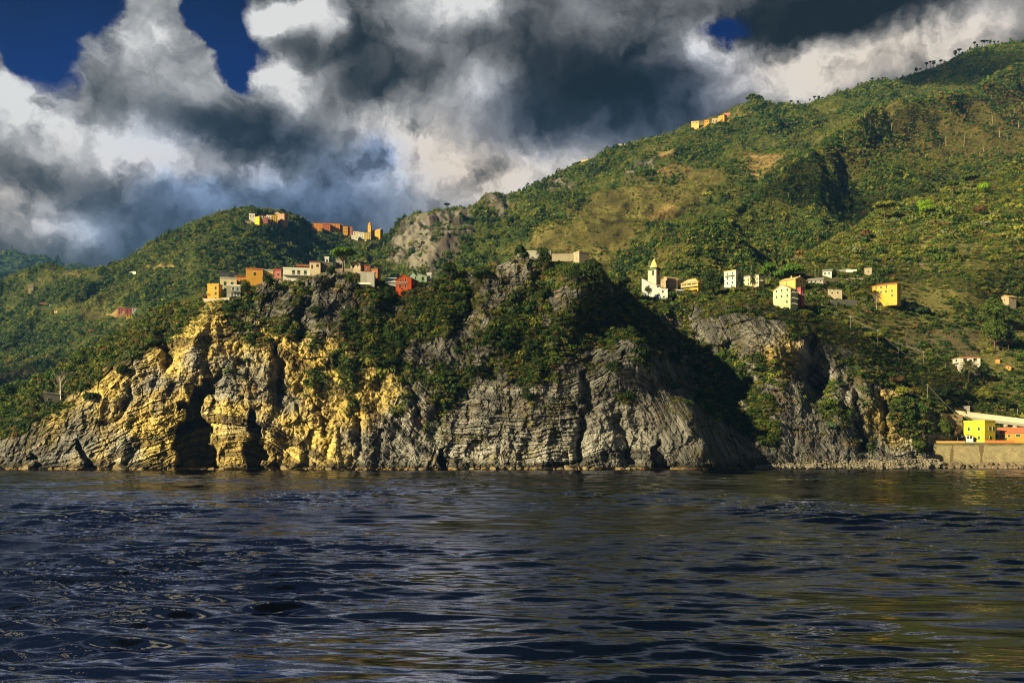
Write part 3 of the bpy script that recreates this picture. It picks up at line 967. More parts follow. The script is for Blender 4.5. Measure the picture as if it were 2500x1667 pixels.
c_ = curve
far = hill('distant_hill', 'blue wooded hill far beyond the bay', -260, 420, 8, 60, lambda u: np.full_like(u, 720.), c_([(-260, 640), (-100, 628), (0, 624), (40, 622), (70, 628), (110, 634), (150, 648), (165, 648), (200, 648), (250, 668), (330, 690), (420, 720)]),
           [(-260, 720, 3000), (400, 720, 3000), (-260, 620, 3800), (400, 640, 3800), (100, 640, 3700)], 60, 201, back=(600, 200))
west = hill('wooded_hill', 'green wooded hill that carries a bright village on its top', -240, 1080, 3.2, 230, lambda u: np.full_like(u, 1010.),
            c_([(-240, 800), (-60, 720), (0, 690), (40, 672), (75, 655), (110, 648), (140, 652), (165, 662), (215, 660), (260, 650), (310, 632), (340, 615), (372, 590), (400, 578), (440, 560), (490, 535), (520, 522), (560, 512), (590, 507), (620, 508),
                (655, 512), (690, 517), (715, 525), (740, 535), (765, 552), (800, 560), (840, 568), (870, 578), (900, 577), (940, 577), (970, 580), (1000, 590), (1080, 620)]),
            [(-240, 1010, 1050), (0, 1010, 1000), (200, 1010, 950), (600, 1010, 850), (1080, 1010, 900), (0, 900, 1180), (300, 800, 1150), (600, 780, 1040), (-240, 800, 1500), (0, 690, 1480), (120, 650, 1500), (215, 665, 1420), (340, 620, 1400), (600, 508, 1500), (560, 600, 1330), (550, 680, 1180),
             (700, 520, 1560), (720, 620, 1430), (800, 560, 1620), (800, 640, 1500), (940, 577, 1660), (1080, 620, 1700)],
            17, 221, patches=[('clear', [(525, 662), (640, 660), (640, 680), (530, 676)], 4), ('meadow', [(190, 668), (250, 672), (240, 700), (160, 690)], 8), ('clear', [(255, 765), (330, 770), (290, 782), (250, 778)], 5), ('clear', [(355, 650), (420, 645), (430, 655), (360, 662)], 5), ('meadow', [(200, 775), (245, 766), (250, 778), (195, 783)], 4), ('brown', [(0, 880), (90, 870), (100, 960), (0, 960)], 12)])
ridge = hill('mountain', 'green mountain with terraces climbing to the clouds', 840, 2640, 3.6, 300, lambda u: np.full_like(u, 760.),
             c_([(840, 640), (900, 600), (940, 580), (962, 556), (985, 535), (1010, 522), (1050, 517), (1100, 514), (1160, 516), (1190, 497), (1220, 487), (1290, 462), (1330, 441), (1380, 418), (1420, 396), (1460, 385), (1500, 366), (1540, 352), (1590, 338), (1640, 322), (1690, 300), (1720, 293), (1760, 281), (1800, 262), (1830, 253),
                 (1870, 253), (1900, 262), (1940, 262), (1990, 252), (2020, 246), (2050, 228), (2090, 214), (2130, 204), (2180, 198), (2230, 184), (2280, 165), (2330, 145), (2380, 120), (2420, 112), (2460, 106), (2500, 106), (2640, 80)]),
             [(840, 760, 900), (1400, 760, 850), (2000, 760, 850), (2640, 760, 900), (940, 580, 1500), (1050, 520, 1480), (1040, 620, 1250), (1180, 500, 1580), (1100, 600, 1220), (1400, 400, 1700), (1600, 340, 1750), (1760, 281, 1780), (1860, 253, 1800), (2000, 250, 1880), (2200, 190, 2000), (2500, 106, 2100), (2640, 80, 2150),
              (1300, 560, 1250), (1400, 660, 950), (1600, 450, 1400), (1600, 580, 1100), (1860, 420, 1420), (1700, 400, 1520), (2100, 300, 1650), (2300, 200, 1900), (2640, 300, 1700)],
             26, 241, patches=[('rock', [(955, 570), (985, 540), (1030, 522), (1110, 524), (1150, 545), (1165, 590), (1120, 640), (1060, 680), (940, 670), (935, 620)], 10), ('rock', [(1190, 508), (1250, 500), (1240, 545), (1195, 540)], 8), ('rock', [(1345, 440), (1420, 445), (1400, 480), (1340, 475)], 8), ('rock', [(1510, 455), (1560, 420), (1600, 415), (1590, 440), (1530, 465)], 8),
                              ('meadow', [(1290, 600), (1400, 540), (1520, 470), (1640, 450), (1720, 440), (1780, 470), (1680, 520), (1560, 590), (1480, 660), (1300, 660)], 14), ('terrace', [(1595, 432), (1640, 424), (1690, 425), (1680, 446), (1590, 456)], 4), ('terrace', [(1825, 400), (1850, 388), (1895, 392), (1908, 420), (1880, 450), (1850, 470), (1790, 462), (1815, 430)], 4),
                              ('terrace', [(1565, 545), (1600, 515), (1655, 508), (1640, 530), (1590, 545)], 4), ('terrace', [(1910, 262), (1960, 264), (1960, 285), (1920, 285)], 4), ('terrace', [(1780, 380), (1830, 400), (1810, 415)], 4), ('clear', [(1690, 296), (1775, 292), (1830, 285), (1830, 295), (1770, 305), (1690, 308)], 3), ('clear', [(1545, 402), (1600, 400), (1640, 400), (1640, 410), (1545, 414)], 3), ('clear', [(1415, 396), (1460, 388), (1465, 398), (1410, 408)], 3)])
spur = hill('mountain_spur', 'dark green spur running up to the burnt pine slope', 1420, 2640, 3.2, 300, lambda u: np.full_like(u, 790.),
            c_([(1420, 745), (1500, 705), (1560, 668), (1610, 637), (1685, 590), (1755, 538), (1821, 492), (1872, 463), (1914, 431), (1961, 389), (2022, 342), (2078, 304), (2120, 272), (2167, 250), (2242, 246), (2289, 246), (2335, 232), (2382, 216), (2429, 188), (2476, 159), (2500, 155), (2640, 100)]),
            [(1420, 790, 740), (2000, 790, 760), (2640, 790, 800), (1420, 745, 760), (1610, 637, 880), (1755, 538, 985), (1872, 463, 1085), (1961, 389, 1170), (2022, 342, 1240), (2167, 250, 1400), (2289, 246, 1490), (2500, 155, 1700), (2640, 100, 1800),
             (1700, 640, 850), (1850, 640, 930), (1900, 560, 1035), (2000, 540, 1095), (2100, 480, 1180), (2200, 430, 1260), (2400, 380, 1370), (2500, 420, 1310), (2050, 640, 1010), (2300, 330, 1440), (2200, 340, 1390), (2640, 500, 1250), (2640, 400, 1400)],
            24, 263, patches=[('meadow', [(1520, 690), (1620, 645), (1700, 650), (1640, 680), (1540, 710)], 14), ('meadow', [(2110, 290), (2170, 262), (2200, 280), (2120, 330)], 10), ('brown', [(2200, 300), (2500, 220), (2640, 200), (2640, 420), (2400, 430), (2200, 420), (2050, 380)], 25), ('brown', [(1980, 390), (2080, 350), (2150, 420), (2050, 450)], 20)])
# ------------------------------------------------------------------ buildings
GLASS, _nt, _b = new_mat('dark window glass')
_b.inputs['Base Color'].default_value = (.012, .015, .018, 1)
_b.inputs['Roughness'].default_value = .25
GREEN = paint('green shutter paint', (.012, .06, .03), .1)
DKGREEN = paint('dark green shutter paint', (.015, .06, .03), .1)
BROWN = paint('brown shutter wood', (.10, .05, .025), .1)
BLUEP = paint('pale blue shutter paint', (.30, .42, .55), .1)
WHITE = paint('white trim', (.55, .53, .48), .08)
GREY = paint('grey concrete', (.27, .26, .24), .2)
DGREY = paint('dark weathered stone', (.10, .092, .08), .25)
STONE = paint('rubble stone', (.26, .225, .165), .3, 1.2)
TILE = paint('terracotta roof tiles', (.30, .105, .05), .25, .9)
DTILE = paint('dark weathered roof tiles', (.15, .065, .04), .25, .9)
TANTILE = paint('pale clay roof tiles', (.42, .29, .15), .2, .9)
SLATE = paint('grey roof slates', (.17, .165, .16), .2, .9)
METAL = paint('galvanised metal', (.42, .43, .44), .1, rough=.5)
WOOD = paint('grey pole wood', (.20, .19, .17), .15)
BARK = paint('pine bark', (.10, .065, .045), .25)
PALEB = paint('bleached dead wood', (.27, .235, .19), .15)


def wall_paint(name, c):
    return paint(name + ' plaster', tuple(k * .66 for k in c), .24, .5)


YEL = wall_paint('strong yellow', (.66, .43, .075))
LEM = wall_paint('lemon yellow', (.80, .62, .05))
OCH = wall_paint('ochre yellow', (.64, .34, .06))
ORA = wall_paint('orange', (.68, .27, .05))
REDW = wall_paint('brick red', (.60, .085, .03))
PNK = wall_paint('pink', (.60, .21, .19))
ROSE = wall_paint('rose red', (.46, .09, .10))
CRM = wall_paint('cream', (.70, .60, .42))
WHT = wall_paint('white', (.78, .75, .68))
MINT = wall_paint('mint green', (.50, .66, .52))
LIME = wall_paint('pale lime', (.70, .74, .46))
TANW = wall_paint('tan', (.42, .34, .23))
PALB = wall_paint('pale blue white', (.60, .66, .70))
BRR = wall_paint('brown red', (.30, .10, .06))


CLEAR = []


def grid(cols, rows, w=.95, h=1.5):
    return [(c, r, w, h) for r in rows for c in cols]


def house(name, label, uL, uC, uR, vt, vb, wall, cat='house', group=None, roof='flat', rmat=None, rise=None, win=(), swin=(), shut=None, side='R', th=34, S=None,
          dist=None, depth=9.0, found=5.0, fwd=1.5, over=.45, frame=None, doors=(), balc=(), sbalc=(), chim=(), simple=False, shutter_open=False):
    """front face between uL and uC, the turned side face between uC and uR (side 'R') or uR and uL (side 'L')"""
    S = S or near
    um = (uL + uC) / 2
    Y = (dist if dist else S.dist(um, vb)) - fwd
    s = Y / F
    two = uR is not None
    t = R(th) if two else 0.0
    w = abs(uC - uL) * s / math.cos(t)
    dp = abs(uR - (uC if side == 'R' else uL)) * s / math.sin(t) if two else depth
    h = (vb - vt) * s
    p = at(um, vb, Y)
    CLEAR.append((min(uL, uC, uR or uL), max(uL, uC, uR or uL), vt, vb, Y))
    phi = math.atan2(p.x, p.y)
    rz = -phi - t if side == 'R' else -phi + t
    root = empty(name, p, label, cat, group, rz)
    x0, x1 = -w / 2, w / 2
    b = MB()
    rise = rise if rise is not None else .22 * (w if roof == 'gable_front' else dp)
    top = h
    if roof == 'gable_front':
        b.add([(x0, 0, -found), (x1, 0, -found), (x1, 0, h - rise), (0, 0, h), (x0, 0, h - rise), (x0, dp, -found), (x1, dp, -found), (x1, dp, h - rise), (0, dp, h), (x0, dp, h - rise)],
              [(0, 1, 2, 3, 4), (9, 8, 7, 6, 5), (1, 6, 7, 2), (5, 0, 4, 9), (0, 5, 6, 1), (2, 7, 8, 3), (3, 8, 9, 4)])
    elif roof == 'gable_side':
        b.add([(x0, 0, -found), (x1, 0, -found), (x1, 0, h - rise), (x0, 0, h - rise), (x0, dp, -found), (x1, dp, -found), (x1, dp, h - rise), (x0, dp, h - rise), (x0, dp / 2, h), (x1, dp / 2, h)],
              [(0, 1, 2, 3), (1, 5, 6, 9, 2), (5, 4, 7, 6), (4, 0, 3, 8, 7), (0, 4, 5, 1), (3, 2, 9, 8), (8, 9, 6, 7)])
    elif roof == 'shed':
        b.add([(x0, 0, -found), (x1, 0, -found), (x1, 0, h - rise), (x0, 0, h), (x0, dp, -found), (x1, dp, -found), (x1, dp, h - rise), (x0, dp, h)],
              [(0, 1, 2, 3), (1, 5, 6, 2), (5, 4, 7, 6), (4, 0, 3, 7), (0, 4, 5, 1), (3, 2, 6, 7)])
    else:
        top = h - rise if roof == 'hip' else h - .3
        b.box(x0, x1, 0, dp, -found, top)
    b.build('wall', wall, root)
    r = MB()
    o_ = over
    tk = .22
    rm = rmat or (GREY if roof == 'flat' else TILE)
    if roof == 'flat':
        r.box(x0 - .12, x1 + .12, -.12, dp + .12, h - .297, h + .05)
        r.box(x0 - .12, x1 + .12, -.12, .15, h + .053, h + .5)
        r.box(x0 - .12, x0 + .15, .153, dp + .12, h + .053, h + .5)
        r.box(x1 - .15, x1 + .12, .153, dp + .12, h + .053, h + .5)
    elif roof == 'hip':
        e = min(w, dp) / 2
        if w >= dp:
            ra, rb = (x0 + e, dp / 2, h), (x1 - e, dp / 2, h)
        else:
            ra, rb = (0, e, h), (0, dp - e, h)
        z = top + .004
        c4 = [(x0 - o_, -o_, z), (x1 + o_, -o_, z), (x1 + o_, dp + o_, z), (x0 - o_, dp + o_, z)]
        lo = [(a_, b_, z - tk) for a_, b_, _ in c4]
        vs = c4 + [ra, rb] + lo
        if w >= dp:
            fs = [(0, 1, 5, 4), (1, 2, 5), (2, 3, 4, 5), (3, 0, 4)]
        else:
            fs = [(0, 1, 4), (1, 2, 5, 4), (2, 3, 5), (3, 0, 4, 5)]
        fs += [(6, 7, 1, 0), (7, 8, 2, 1), (8, 9, 3, 2), (9, 6, 0, 3), (9, 8, 7, 6)]
        r.add(vs, fs)
    elif roof == 'shed':
        k = rise / w
        r.add([(x0 - o_, -o_, h + k * o_ + .01), (x1 + o_, -o_, h - rise - k * o_ + .01), (x1 + o_, dp + o_, h - rise - k * o_ + .01), (x0 - o_, dp + o_, h + k * o_ + .01),
               (x0 - o_, -o_, h + k * o_ + .2), (x1 + o_, -o_, h - rise - k * o_ + .2), (x1 + o_, dp + o_, h - rise - k * o_ + .2), (x0 - o_, dp + o_, h + k * o_ + .2)],
              [(0, 3, 2, 1), (4, 5, 6, 7), (0, 1, 5, 4), (1, 2, 6, 5), (2, 3, 7, 6), (3, 0, 4, 7)])
    else:
        gf = roof == 'gable_front'
        half = (w if gf else dp) / 2
        k = rise / half
        ext = (dp if gf else w)
        A = []
        for sgn in (-1, 1):
            for (dd, zz) in ((0, h), (half + o_, h - rise - k * o_)):
                A.append((sgn * dd, zz))
        prof = [A[1], A[0], A[3]]
        vs = []
        for e0 in ((-o_, ext + o_) if gf else (x0 - o_, x1 + o_)):
            for lift in (.012, .25):
                for (dd, zz) in prof:
                    vs.append((dd, e0, zz + lift) if gf else (e0, dp / 2 + dd, zz + lift))
        fs = [(0, 1, 4, 3), (1, 2, 5, 4), (6, 9, 10, 7), (7, 10, 11, 8), (3, 4, 10, 9), (4, 5, 11, 10), (0, 6, 7, 1), (1, 7, 8, 2), (0, 3, 9, 6), (2, 8, 11, 5)]
        r.add(vs, fs)
    ro = r.build('roof', rm, root)
    for (cx, cy, ch) in chim:
        q = MB().box(cx * w + x0 - .35, cx * w + x0 + .35, cy * dp - .3, cy * dp + .3, h - 1.2, h + ch)
        q.box(cx * w + x0 - .45, cx * w + x0 + .45, cy * dp - .4, cy * dp + .4, h + ch + .003, h + ch + .2)
        q.build('chimney', wall, ro)

    def opening(nm, face, fx, fz, ww, hh, closed, sh):
        """window or door: a frame proud of the wall, a dark pane, shutters"""
        cz = fz * h
        f_ = MB()
        f2 = MB()
        fr = .10
        outs = [(ww / 2 + fr, hh / 2 + fr, .07, f_, frame or WHITE), (ww / 2, hh / 2, .10, f2, GLASS)]
        shs = []
        if face == 'F':
            cx = x0 + fx * w
            f_.box(cx - ww / 2 - fr, cx + ww / 2 + fr, -.07, -.002, cz - hh / 2 - fr, cz + hh / 2 + fr)
            f2.box(cx - ww / 2, cx + ww / 2, -.10, -.071, cz - hh / 2, cz + hh / 2)
            if sh:
                if closed:
                    shs = [(cx - ww / 2, cx - .02), (cx + .02, cx + ww / 2)]
                else:
                    shs = [(cx - ww - fr * .5, cx - ww / 2 - fr - .005), (cx + ww / 2 + fr + .005, cx + ww + fr * .5)]
                shs = [MB().box(a_, b_, -.16, -.102, cz - hh / 2, cz + hh / 2) for a_, b_ in shs]
        else:
            sg = 1 if side == 'R' else -1
            X_ = x1 if side == 'R' else x0
            cy = (fx if side == 'R' else 1 - fx) * dp
            a0, a1 = sorted((X_ + sg * .002, X_ + sg * .07))
            f_.box(a0, a1, cy - ww / 2 - fr, cy + ww / 2 + fr, cz - hh / 2 - fr, cz + hh / 2 + fr)
            a0, a1 = sorted((X_ + sg * .071, X_ + sg * .10))
            f2.box(a0, a1, cy - ww / 2, cy + ww / 2, cz - hh / 2, cz + hh / 2)
            if sh:
                a0, a1 = sorted((X_ + sg * .102, X_ + sg * .16))
                sp = [(cy - ww / 2, cy - .02), (cy + .02, cy + ww / 2)] if closed else [(cy - ww - fr * .5, cy - ww / 2 - fr - .005), (cy + ww / 2 + fr + .005, cy + ww + fr * .5)]
                shs = [MB().box(a0, a1, q0, q1, cz - hh / 2, cz + hh / 2) for q0, q1 in sp]
        if simple:
            f2.build('window', GLASS, root)
            return
        o = f_.build(nm, frame or WHITE, root)
        f2.build('pane', GLASS, o)
        for k in shs:
            k.build('shutter', sh, o)
    for it in win:
        opening('window', 'F', *it[:4], closed=(it[4] if len(it) > 4 else not shutter_open), sh=shut)
    for it in swin:
        opening('window', 'S', *it[:4], closed=(it[4] if len(it) > 4 else not shutter_open), sh=shut)
    for (fx, ww, hh) in doors:
        opening('door', 'F', fx, hh / 2 / h, ww, hh, True, shut or BROWN)

    def balcony(face, f0, f1, fz, out=1.1):
        z0 = fz * h
        m = MB()
        rl = MB()
        if face == 'F':
            a0, a1 = x0 + f0 * w, x0 + f1 * w
            m.box(a0, a1, -out, -.003, z0 - .18, z0)
            rl.box(a0, a1, -out, -out + .05, z0 + .92, z0 + 1.0)
            k = a0
            while k < a1:
                rl.box(k, k + .05, -out, -out + .05, z0 + .003, z0 + .917)
                k += .35
        else:
            a0, a1 = f0 * dp, f1 * dp
            sg = 1 if side == 'R' else -1
            X_ = x1 if side == 'R' else x0
            q = sorted((X_ + sg * .003, X_ + sg * out))
            m.box(q[0], q[1], a0, a1, z0 - .18, z0)
            e = sorted((X_ + sg * out, X_ + sg * (out - .05)))
            rl.box(e[0], e[1], a0, a1, z0 + .92, z0 + 1.0)
            k = a0
            while k < a1:
                rl.box(e[0], e[1], k, k + .05, z0 + .003, z0 + .917)
                k += .35
        o = m.build('balcony', GREY, root)
        rl.build('railing', WHITE, o)
    for it in balc:
        balcony('F', *it)
    for it in sbalc:
        balcony('S', *it)
    root['_w'], root['_d'], root['_h'] = w, dp, h
    return root


def finish_props():
    for o in scene.objects:
        for k in ('_w', '_d', '_h'):
            if k in o:
                del o[k]


HV = 'houses of the headland village'
# ---- the headland village, from the sea end of its ridge inland
house('house', 'tall ochre house lowest on the headland beside the cream houses', 507, 533, 542, 695, 736, OCH, group=HV, rmat=OCH, win=grid((.72,), (.80, .48, .14), .9, 1.5), shut=DKGREEN, th=25, depth=9, balc=[(0.0, .12, .45)])
house('house', 'cream two storey house with grey flat roof above the stone fronted house', 538, 577, None, 679, 714, CRM, group=HV, win=grid((.28, .70), (.62,), .95, 1.7) + grid((.28,), (.22,), .9, 1.3), shut=DKGREEN, depth=8, fwd=-1)
house('house', 'stone fronted house with two railed balconies at the cliff edge', 554, 587, None, 697, 728, STONE, group=HV, rmat=WHITE, win=grid((.46, .78), (.72,), .9, 1.6) + grid((.40, .62, .80), (.24,), .9, 1.8), shut=BLUEP, depth=8, fwd=4, balc=[(0.02, 1.0, .07), (.3, 1, .52)], shutter_open=True)
house('house', 'low orange house tucked behind the cream house', 572, 603, None, 675, 700, ORA, group=HV, rmat=DTILE, win=grid((.5,), (.55,), .9, 1.3), depth=7, fwd=-5, shut=BROWN)
yh = house('house', 'wide plain yellow house with one small window and reddish parapet', 601, 641, None, 657, 690, OCH, group=HV, rmat=TILE, win=grid((.50,), (.66,), 1.0, 1.5), depth=10, fwd=2, shut=DKGREEN, found=9)
house('house', 'low pale yellow wing joined to the wide plain yellow house', 642, 667, None, 660, 684, wall_paint('pale yellow', (.72, .52, .2)), group=HV, rmat=GREY, win=grid((.25,), (.5,), .9, 1.3), depth=8, fwd=-1, shut=DKGREEN)
house('house', 'small pink house between the yellow wing and the long white house', 667, 686, None, 659, 680, PNK, group=HV, rmat=ROSE, win=grid((.6,), (.5,), .8, 1.2), depth=7, fwd=0, shut=BROWN)
house('house', 'long white house with three green shuttered doors and a full length balcony', 692, 757, None, 656, 673, WHT, group=HV, rmat=WHITE, win=grid((.37, .56, .80), (.48,), 1.2, 2.1), shut=GREEN, depth=8, fwd=3, balc=[(0.0, 1.0, .02)], found=3)
house('house', 'brown red house behind the long white house', 725, 755, None, 643, 664, BRR, group=HV, roof='gable_side', rmat=DTILE, win=grid((.3, .7), (.5,), .8, 1.0), depth=7, fwd=-6)
house('house', 'cream square house above the end of the long white balcony', 756, 782, None, 640, 668, CRM, group=HV, rmat=DTILE, win=grid((.70,), (.72,), 1.1, 1.3) + grid((.2,), (.6,), .6, 1.8), depth=8, fwd=0, shut=BROWN)
house('house', 'dark grey stone house under the thin white turret', 783, 813, None, 642, 668, DGREY, group=HV, rmat=DGREY, win=grid((.3, .7), (.6,), .8, 1.2), depth=8, fwd=-2)
house('roof_turret', 'thin white turret with pilasters over the dark grey house', 793, 803, None, 629, 645, PALB, cat='turret', depth=2, fwd=-4, rmat=WHITE, win=grid((.5,), (.5,), .7, 1.5))
house('house', 'weathered grey house half hidden behind the umbrella pine', 820, 841, None, 634, 662, GREY, group=HV, rmat=SLATE, win=grid((.3, .7), (.65,), .7, 1.0), depth=7, fwd=-7)
house('house', 'grey brown house with vaulted canopy beside the umbrella pine', 856, 880, 894, 641, 664, TANW, group=HV, rmat=DGREY, win=grid((.3, .7), (.6,), .9, 1.1), swin=grid((.5,), (.55,), .8, 1.6), fwd=0)
house('house', 'narrow brick red house behind the buttressed stone wall', 889, 904, None, 648, 672, BRR, group=HV, rmat=DTILE, win=grid((.5,), (.65,), .7, 1.1), depth=6, fwd=-3)
house('house', 'rust orange house standing past the buttressed stone wall', 907, 922, 929, 657, 690, wall_paint('rust orange', (.46, .17, .05)), group=HV, rmat=DTILE, win=grid((.35, .7), (.72, .4), .8, 1.2), swin=grid((.5,), (.7,), .7, 1.2), fwd=-3)
house('house', 'white gabled house beside the bright red house', 944, 967, None, 675, 700, PALB, group=HV, roof='gable_side', rmat=PALB, rise=3.0, win=grid((.3,), (.4,), .8, 1.2), depth=9, fwd=-1)
house('house', 'bright red gabled house with yellow framed windows on the cliff edge', 966, 1004, 1020, 671, 704, REDW, group=HV, roof='gable_front', rmat=DTILE, rise=2.2, win=grid((.34, .63), (.60,), .9, 1.6) + grid((.28, .63), (.16,), 1.1, 1.9), swin=grid((.4,), (.4,), .8, 1.2), shut=None, frame=paint('yellow trim', (.72, .48, .12), .05), fwd=3, th=26, balc=[(.05, .8, .34, .5)])
house('house', 'mint green gabled house behind the bright red house', 991, 1020, None, 664, 690, MINT, group=HV, roof='gable_front', rmat=MINT, rise=3.0, win=grid((.8,), (.45,), .7, 1.2), depth=9, fwd=-5)
house('house', 'lower mint green house with dark door beyond the red house', 1019, 1042, None, 668, 692, MINT, group=HV, roof='shed', rise=1.2, rmat=GREY, win=grid((.55,), (.5,), 1.1, 1.8), depth=7, fwd=-3, shut=DKGREEN)
house('hut', 'small white flat roofed hut at the end of the mint green houses', 1042, 1053, None, 668, 682, PALB, cat='hut', rmat=WHITE, win=grid((.5,), (.5,), .8, .8), depth=4, fwd=-4)

# ---- along the shelf by the church
SV = 'houses on the shelf by the church'
ch = house('church', 'white church with shed roofed nave and porch under the green belted bell tower', 1567, 1621, None, 679, 713, PALB, cat='church', roof='shed', rise=7.0, rmat=GREY, win=grid((.74,), (.40,), 1.6, 1.3), depth=14, found=8, fwd=2, dist=594)
tw = house('bell_tower', 'pale square bell tower with yellow pyramid spire and green belt', 1582, 1602, 1612, 655, 700, CRM, cat='tower', rmat=GREEN, win=[(.62, .74, 1.3, 3.2, False)], swin=[(.5, .74, 1.3, 3.2, False)], th=30, fwd=-3, dist=600, found=4, over=.2)
w_, d_, h_ = tw['_w'], tw['_d'], tw['_h']
sp = MB()
zb, zt = h_ + .51, h_ + 26 * 600 / F
ring = lambda z, k: [(math.cos(a) * k * w_ * .5, d_ / 2 + math.sin(a) * k * d_ * .5, z) for a in [math.pi / 4 * i + math.pi / 8 for i in range(8)]]
sp.add(ring(zb, 1.08) + ring(zb + .5, .95) + [(0, d_ / 2, zt)], [(i, (i + 1) % 8, 8 + (i + 1) % 8, 8 + i) for i in range(8)] + [(8 + i, 8 + (i + 1) % 8, 16) for i in range(8)] + [tuple(range(8))[::-1]])
spo = sp.build('spire', paint('yellow glazed tiles', (.60, .46, .16), .25, 1.5), tw)
MB().tube([(0, d_ / 2, zt - .2), (0, d_ / 2, zt + 1.6)], .07).box(-.45, .45, d_ / 2 - .05, d_ / 2 + .05, zt + .95, zt + 1.08).build('cross', METAL, spo)
mb = MB()
mb.box(-w_ * .5 - .35, w_ * .5 + .35, -.35, d_ + .35, h_ - 1.0, h_ - .55)
mb.build('cornice', GREEN, tw)
house('porch', 'flat roofed pale blue porch at the foot of the church', 1606, 1630, None, 707, 716, PALB, cat='porch', rmat=PALB, depth=4, fwd=5, dist=594, win=[(.5, .45, 1.0, 1.2)])
house('house', 'plain grey tan gabled house beside the church', 1613, 1633, 1661, 676, 706, TANW, group=SV, roof='gable_front', rmat=TANTILE, rise=1.8, win=grid((.3, .7), (.6, .3), .8, 1.2), swin=grid((.3, .7), (.55,), .7, .9), th=52, fwd=-2, shut=BROWN)
house('house', 'low yellow house with pale hip roof next to the grey tan house', 1663, 1704, 1715, 679, 707, YEL, group=SV, roof='hip', rmat=TANTILE, rise=3.2, win=grid((.18, .48, .75), (.50,), 1.1, 1.9), shut=GREEN, th=25, fwd=0, swin=grid((.5,), (.5,), .9, 1.4), shutter_open=True, balc=[(.02, .98, .22)])
house('apartment_block', 'three storey white apartment house in the trees', 1768, 1796, 1811, 662, 702, WHT, cat='apartment house', rmat=TANTILE, win=grid((.3, .72), (.84, .56, .28), .9, 1.5), swin=grid((.5,), (.8, .5), .9, 1.5), shut=DKGREEN, th=30, fwd=0, balc=[(.1, .9, .72)])
house('house', 'long pale wing beside the white apartment house', 1811, 1852, 1865, 674, 700, CRM, group=SV, rmat=SLATE, win=grid((.15, .4, .65, .9), (.66, .3), .8, 1.3), swin=grid((.5,), (.6,), .9, 1.4), sbalc=[(.05, .95, .45)], shut=DKGREEN, th=25, fwd=-2)
house('house', 'tall yellow house with hip roof standing above the lime green house', 1904, 1941, 1965, 676, 716, wall_paint('warm yellow', (.78, .54, .16)), group=SV, roof='gable_side', rise=2.2, rmat=TANTILE, win=[(.45, .60, .8, .9)], swin=grid((.22, .52, .82), (.70, .36), .9, 1.5), shut=BROWN, th=35, fwd=-6, chim=[(.5, .4, .8), (.9, .6, .7)])
house('house', 'four storey lime green house with green shutters above the cove', 1888, 1929, 1946, 695, 750, LIME, group=SV, roof='gable_front', rise=3.0, rmat=TANTILE, win=grid((.2, .5, .82), (.74, .48), .9, 1.4) + grid((.8,), (.22,), .9, 1.4), swin=grid((.3, .75), (.72, .45, .2), .9, 1.5), sbalc=[(.05, .95, .60), (.05, .95, .34), (.05, .95, .10)], shut=GREEN, th=30, fwd=4, found=7)
house('house', 'narrow rose red house with balconies against the lime green house', 1946, 1955, 1963, 703, 752, ROSE, group=SV, rmat=DTILE, win=grid((.5,), (.75, .5, .25), .8, 1.4), swin=grid((.5,), (.75, .5, .25), .8, 1.4), sbalc=[(.0, 1.0, .60), (.0, 1.0, .32)], shut=DKGREEN, th=40, fwd=0, found=7)
house('house', 'dim grey house in the shade under the tall pole', 1974, 2009, None, 677, 694, GREY, group=SV, roof='gable_side', rise=1.8, rmat=SLATE, win=grid((.2, .5, .8), (.4,), .8, 1.1), depth=8)
house('house', 'small white house at the end of the long pale garden wall', 2009, 2030, None, 656, 675, WHT, group=SV, roof='gable_side', rise=1.5, rmat=SLATE, win=grid((.25, .7), (.4,), .9, 1.2), depth=7, shut=DKGREEN)
house('hut', 'little square stone hut among the upper terraces', 2111, 2128, None, 656, 669, STONE, cat='hut', rmat=STONE, depth=5, win=[(.5, .5, .9, 1.0)])
house('hut', 'ruined stone hut with dark openings below the dim grey house', 2022, 2055, None, 704, 728, STONE, cat='hut', roof='shed', rise=1.2, rmat=DGREY, depth=6, win=grid((.3, .7), (.55,), 1.0, 1.2))
house('villa', 'yellow villa with long tiled roof among terraces and palm', 2131, 2188, 2197, 690, 728, YEL, cat='villa', roof='hip', rise=1.3, rmat=TILE, win=grid((.16, .36, .58), (.72,), .9, 1.4) + grid((.36, .56, .80), (.42,), .9, 1.5) + grid((.8,), (.14,), .9, 1.4), shut=GREEN, th=20, fwd=7, swin=grid((.5,), (.6,), .9, 1.4))
house('cottage', 'small tan cottage with a pole behind on the high terrace', 2443, 2462, 2478, 721, 741, TANW, cat='cottage', roof='gable_front', rise=1.5, rmat=TANTILE, win=[(.5, .45, .8, 1.2)], swin=grid((.5,), (.45,), .8, 1.2), th=40, fwd=1)
house('villa', 'white two storey villa with low tiled hip roof above the palm', 2345, 2391, 2322, 866, 902, WHT, cat='villa', roof='hip', rise=1.4, rmat=TILE, side='L', th=26, win=grid((.26, .74), (.68, .22), 1.0, 1.5), swin=grid((.25, .7), (.66, .22), 1.0, 1.5), shut=BROWN, fwd=5, sbalc=[(.05, .95, .46)], shutter_open=True)
house('garden_shed', 'orange wooden shed on the bare terrace beyond the white villa', 2456, 2468, None, 892, 904, ORA, cat='shed', roof='shed', rise=.5, rmat=BROWN, depth=3, win=[(.5, .5, .7, 1.0)], fwd=1)
house('garden_shed', 'low red brown tool box shed on the upper bare terrace', 2431, 2441, None, 876, 883, ORA, cat='shed', roof='shed', rise=.3, rmat=DTILE, depth=2, win=[(.5, .45, .6, .6)], fwd=1)
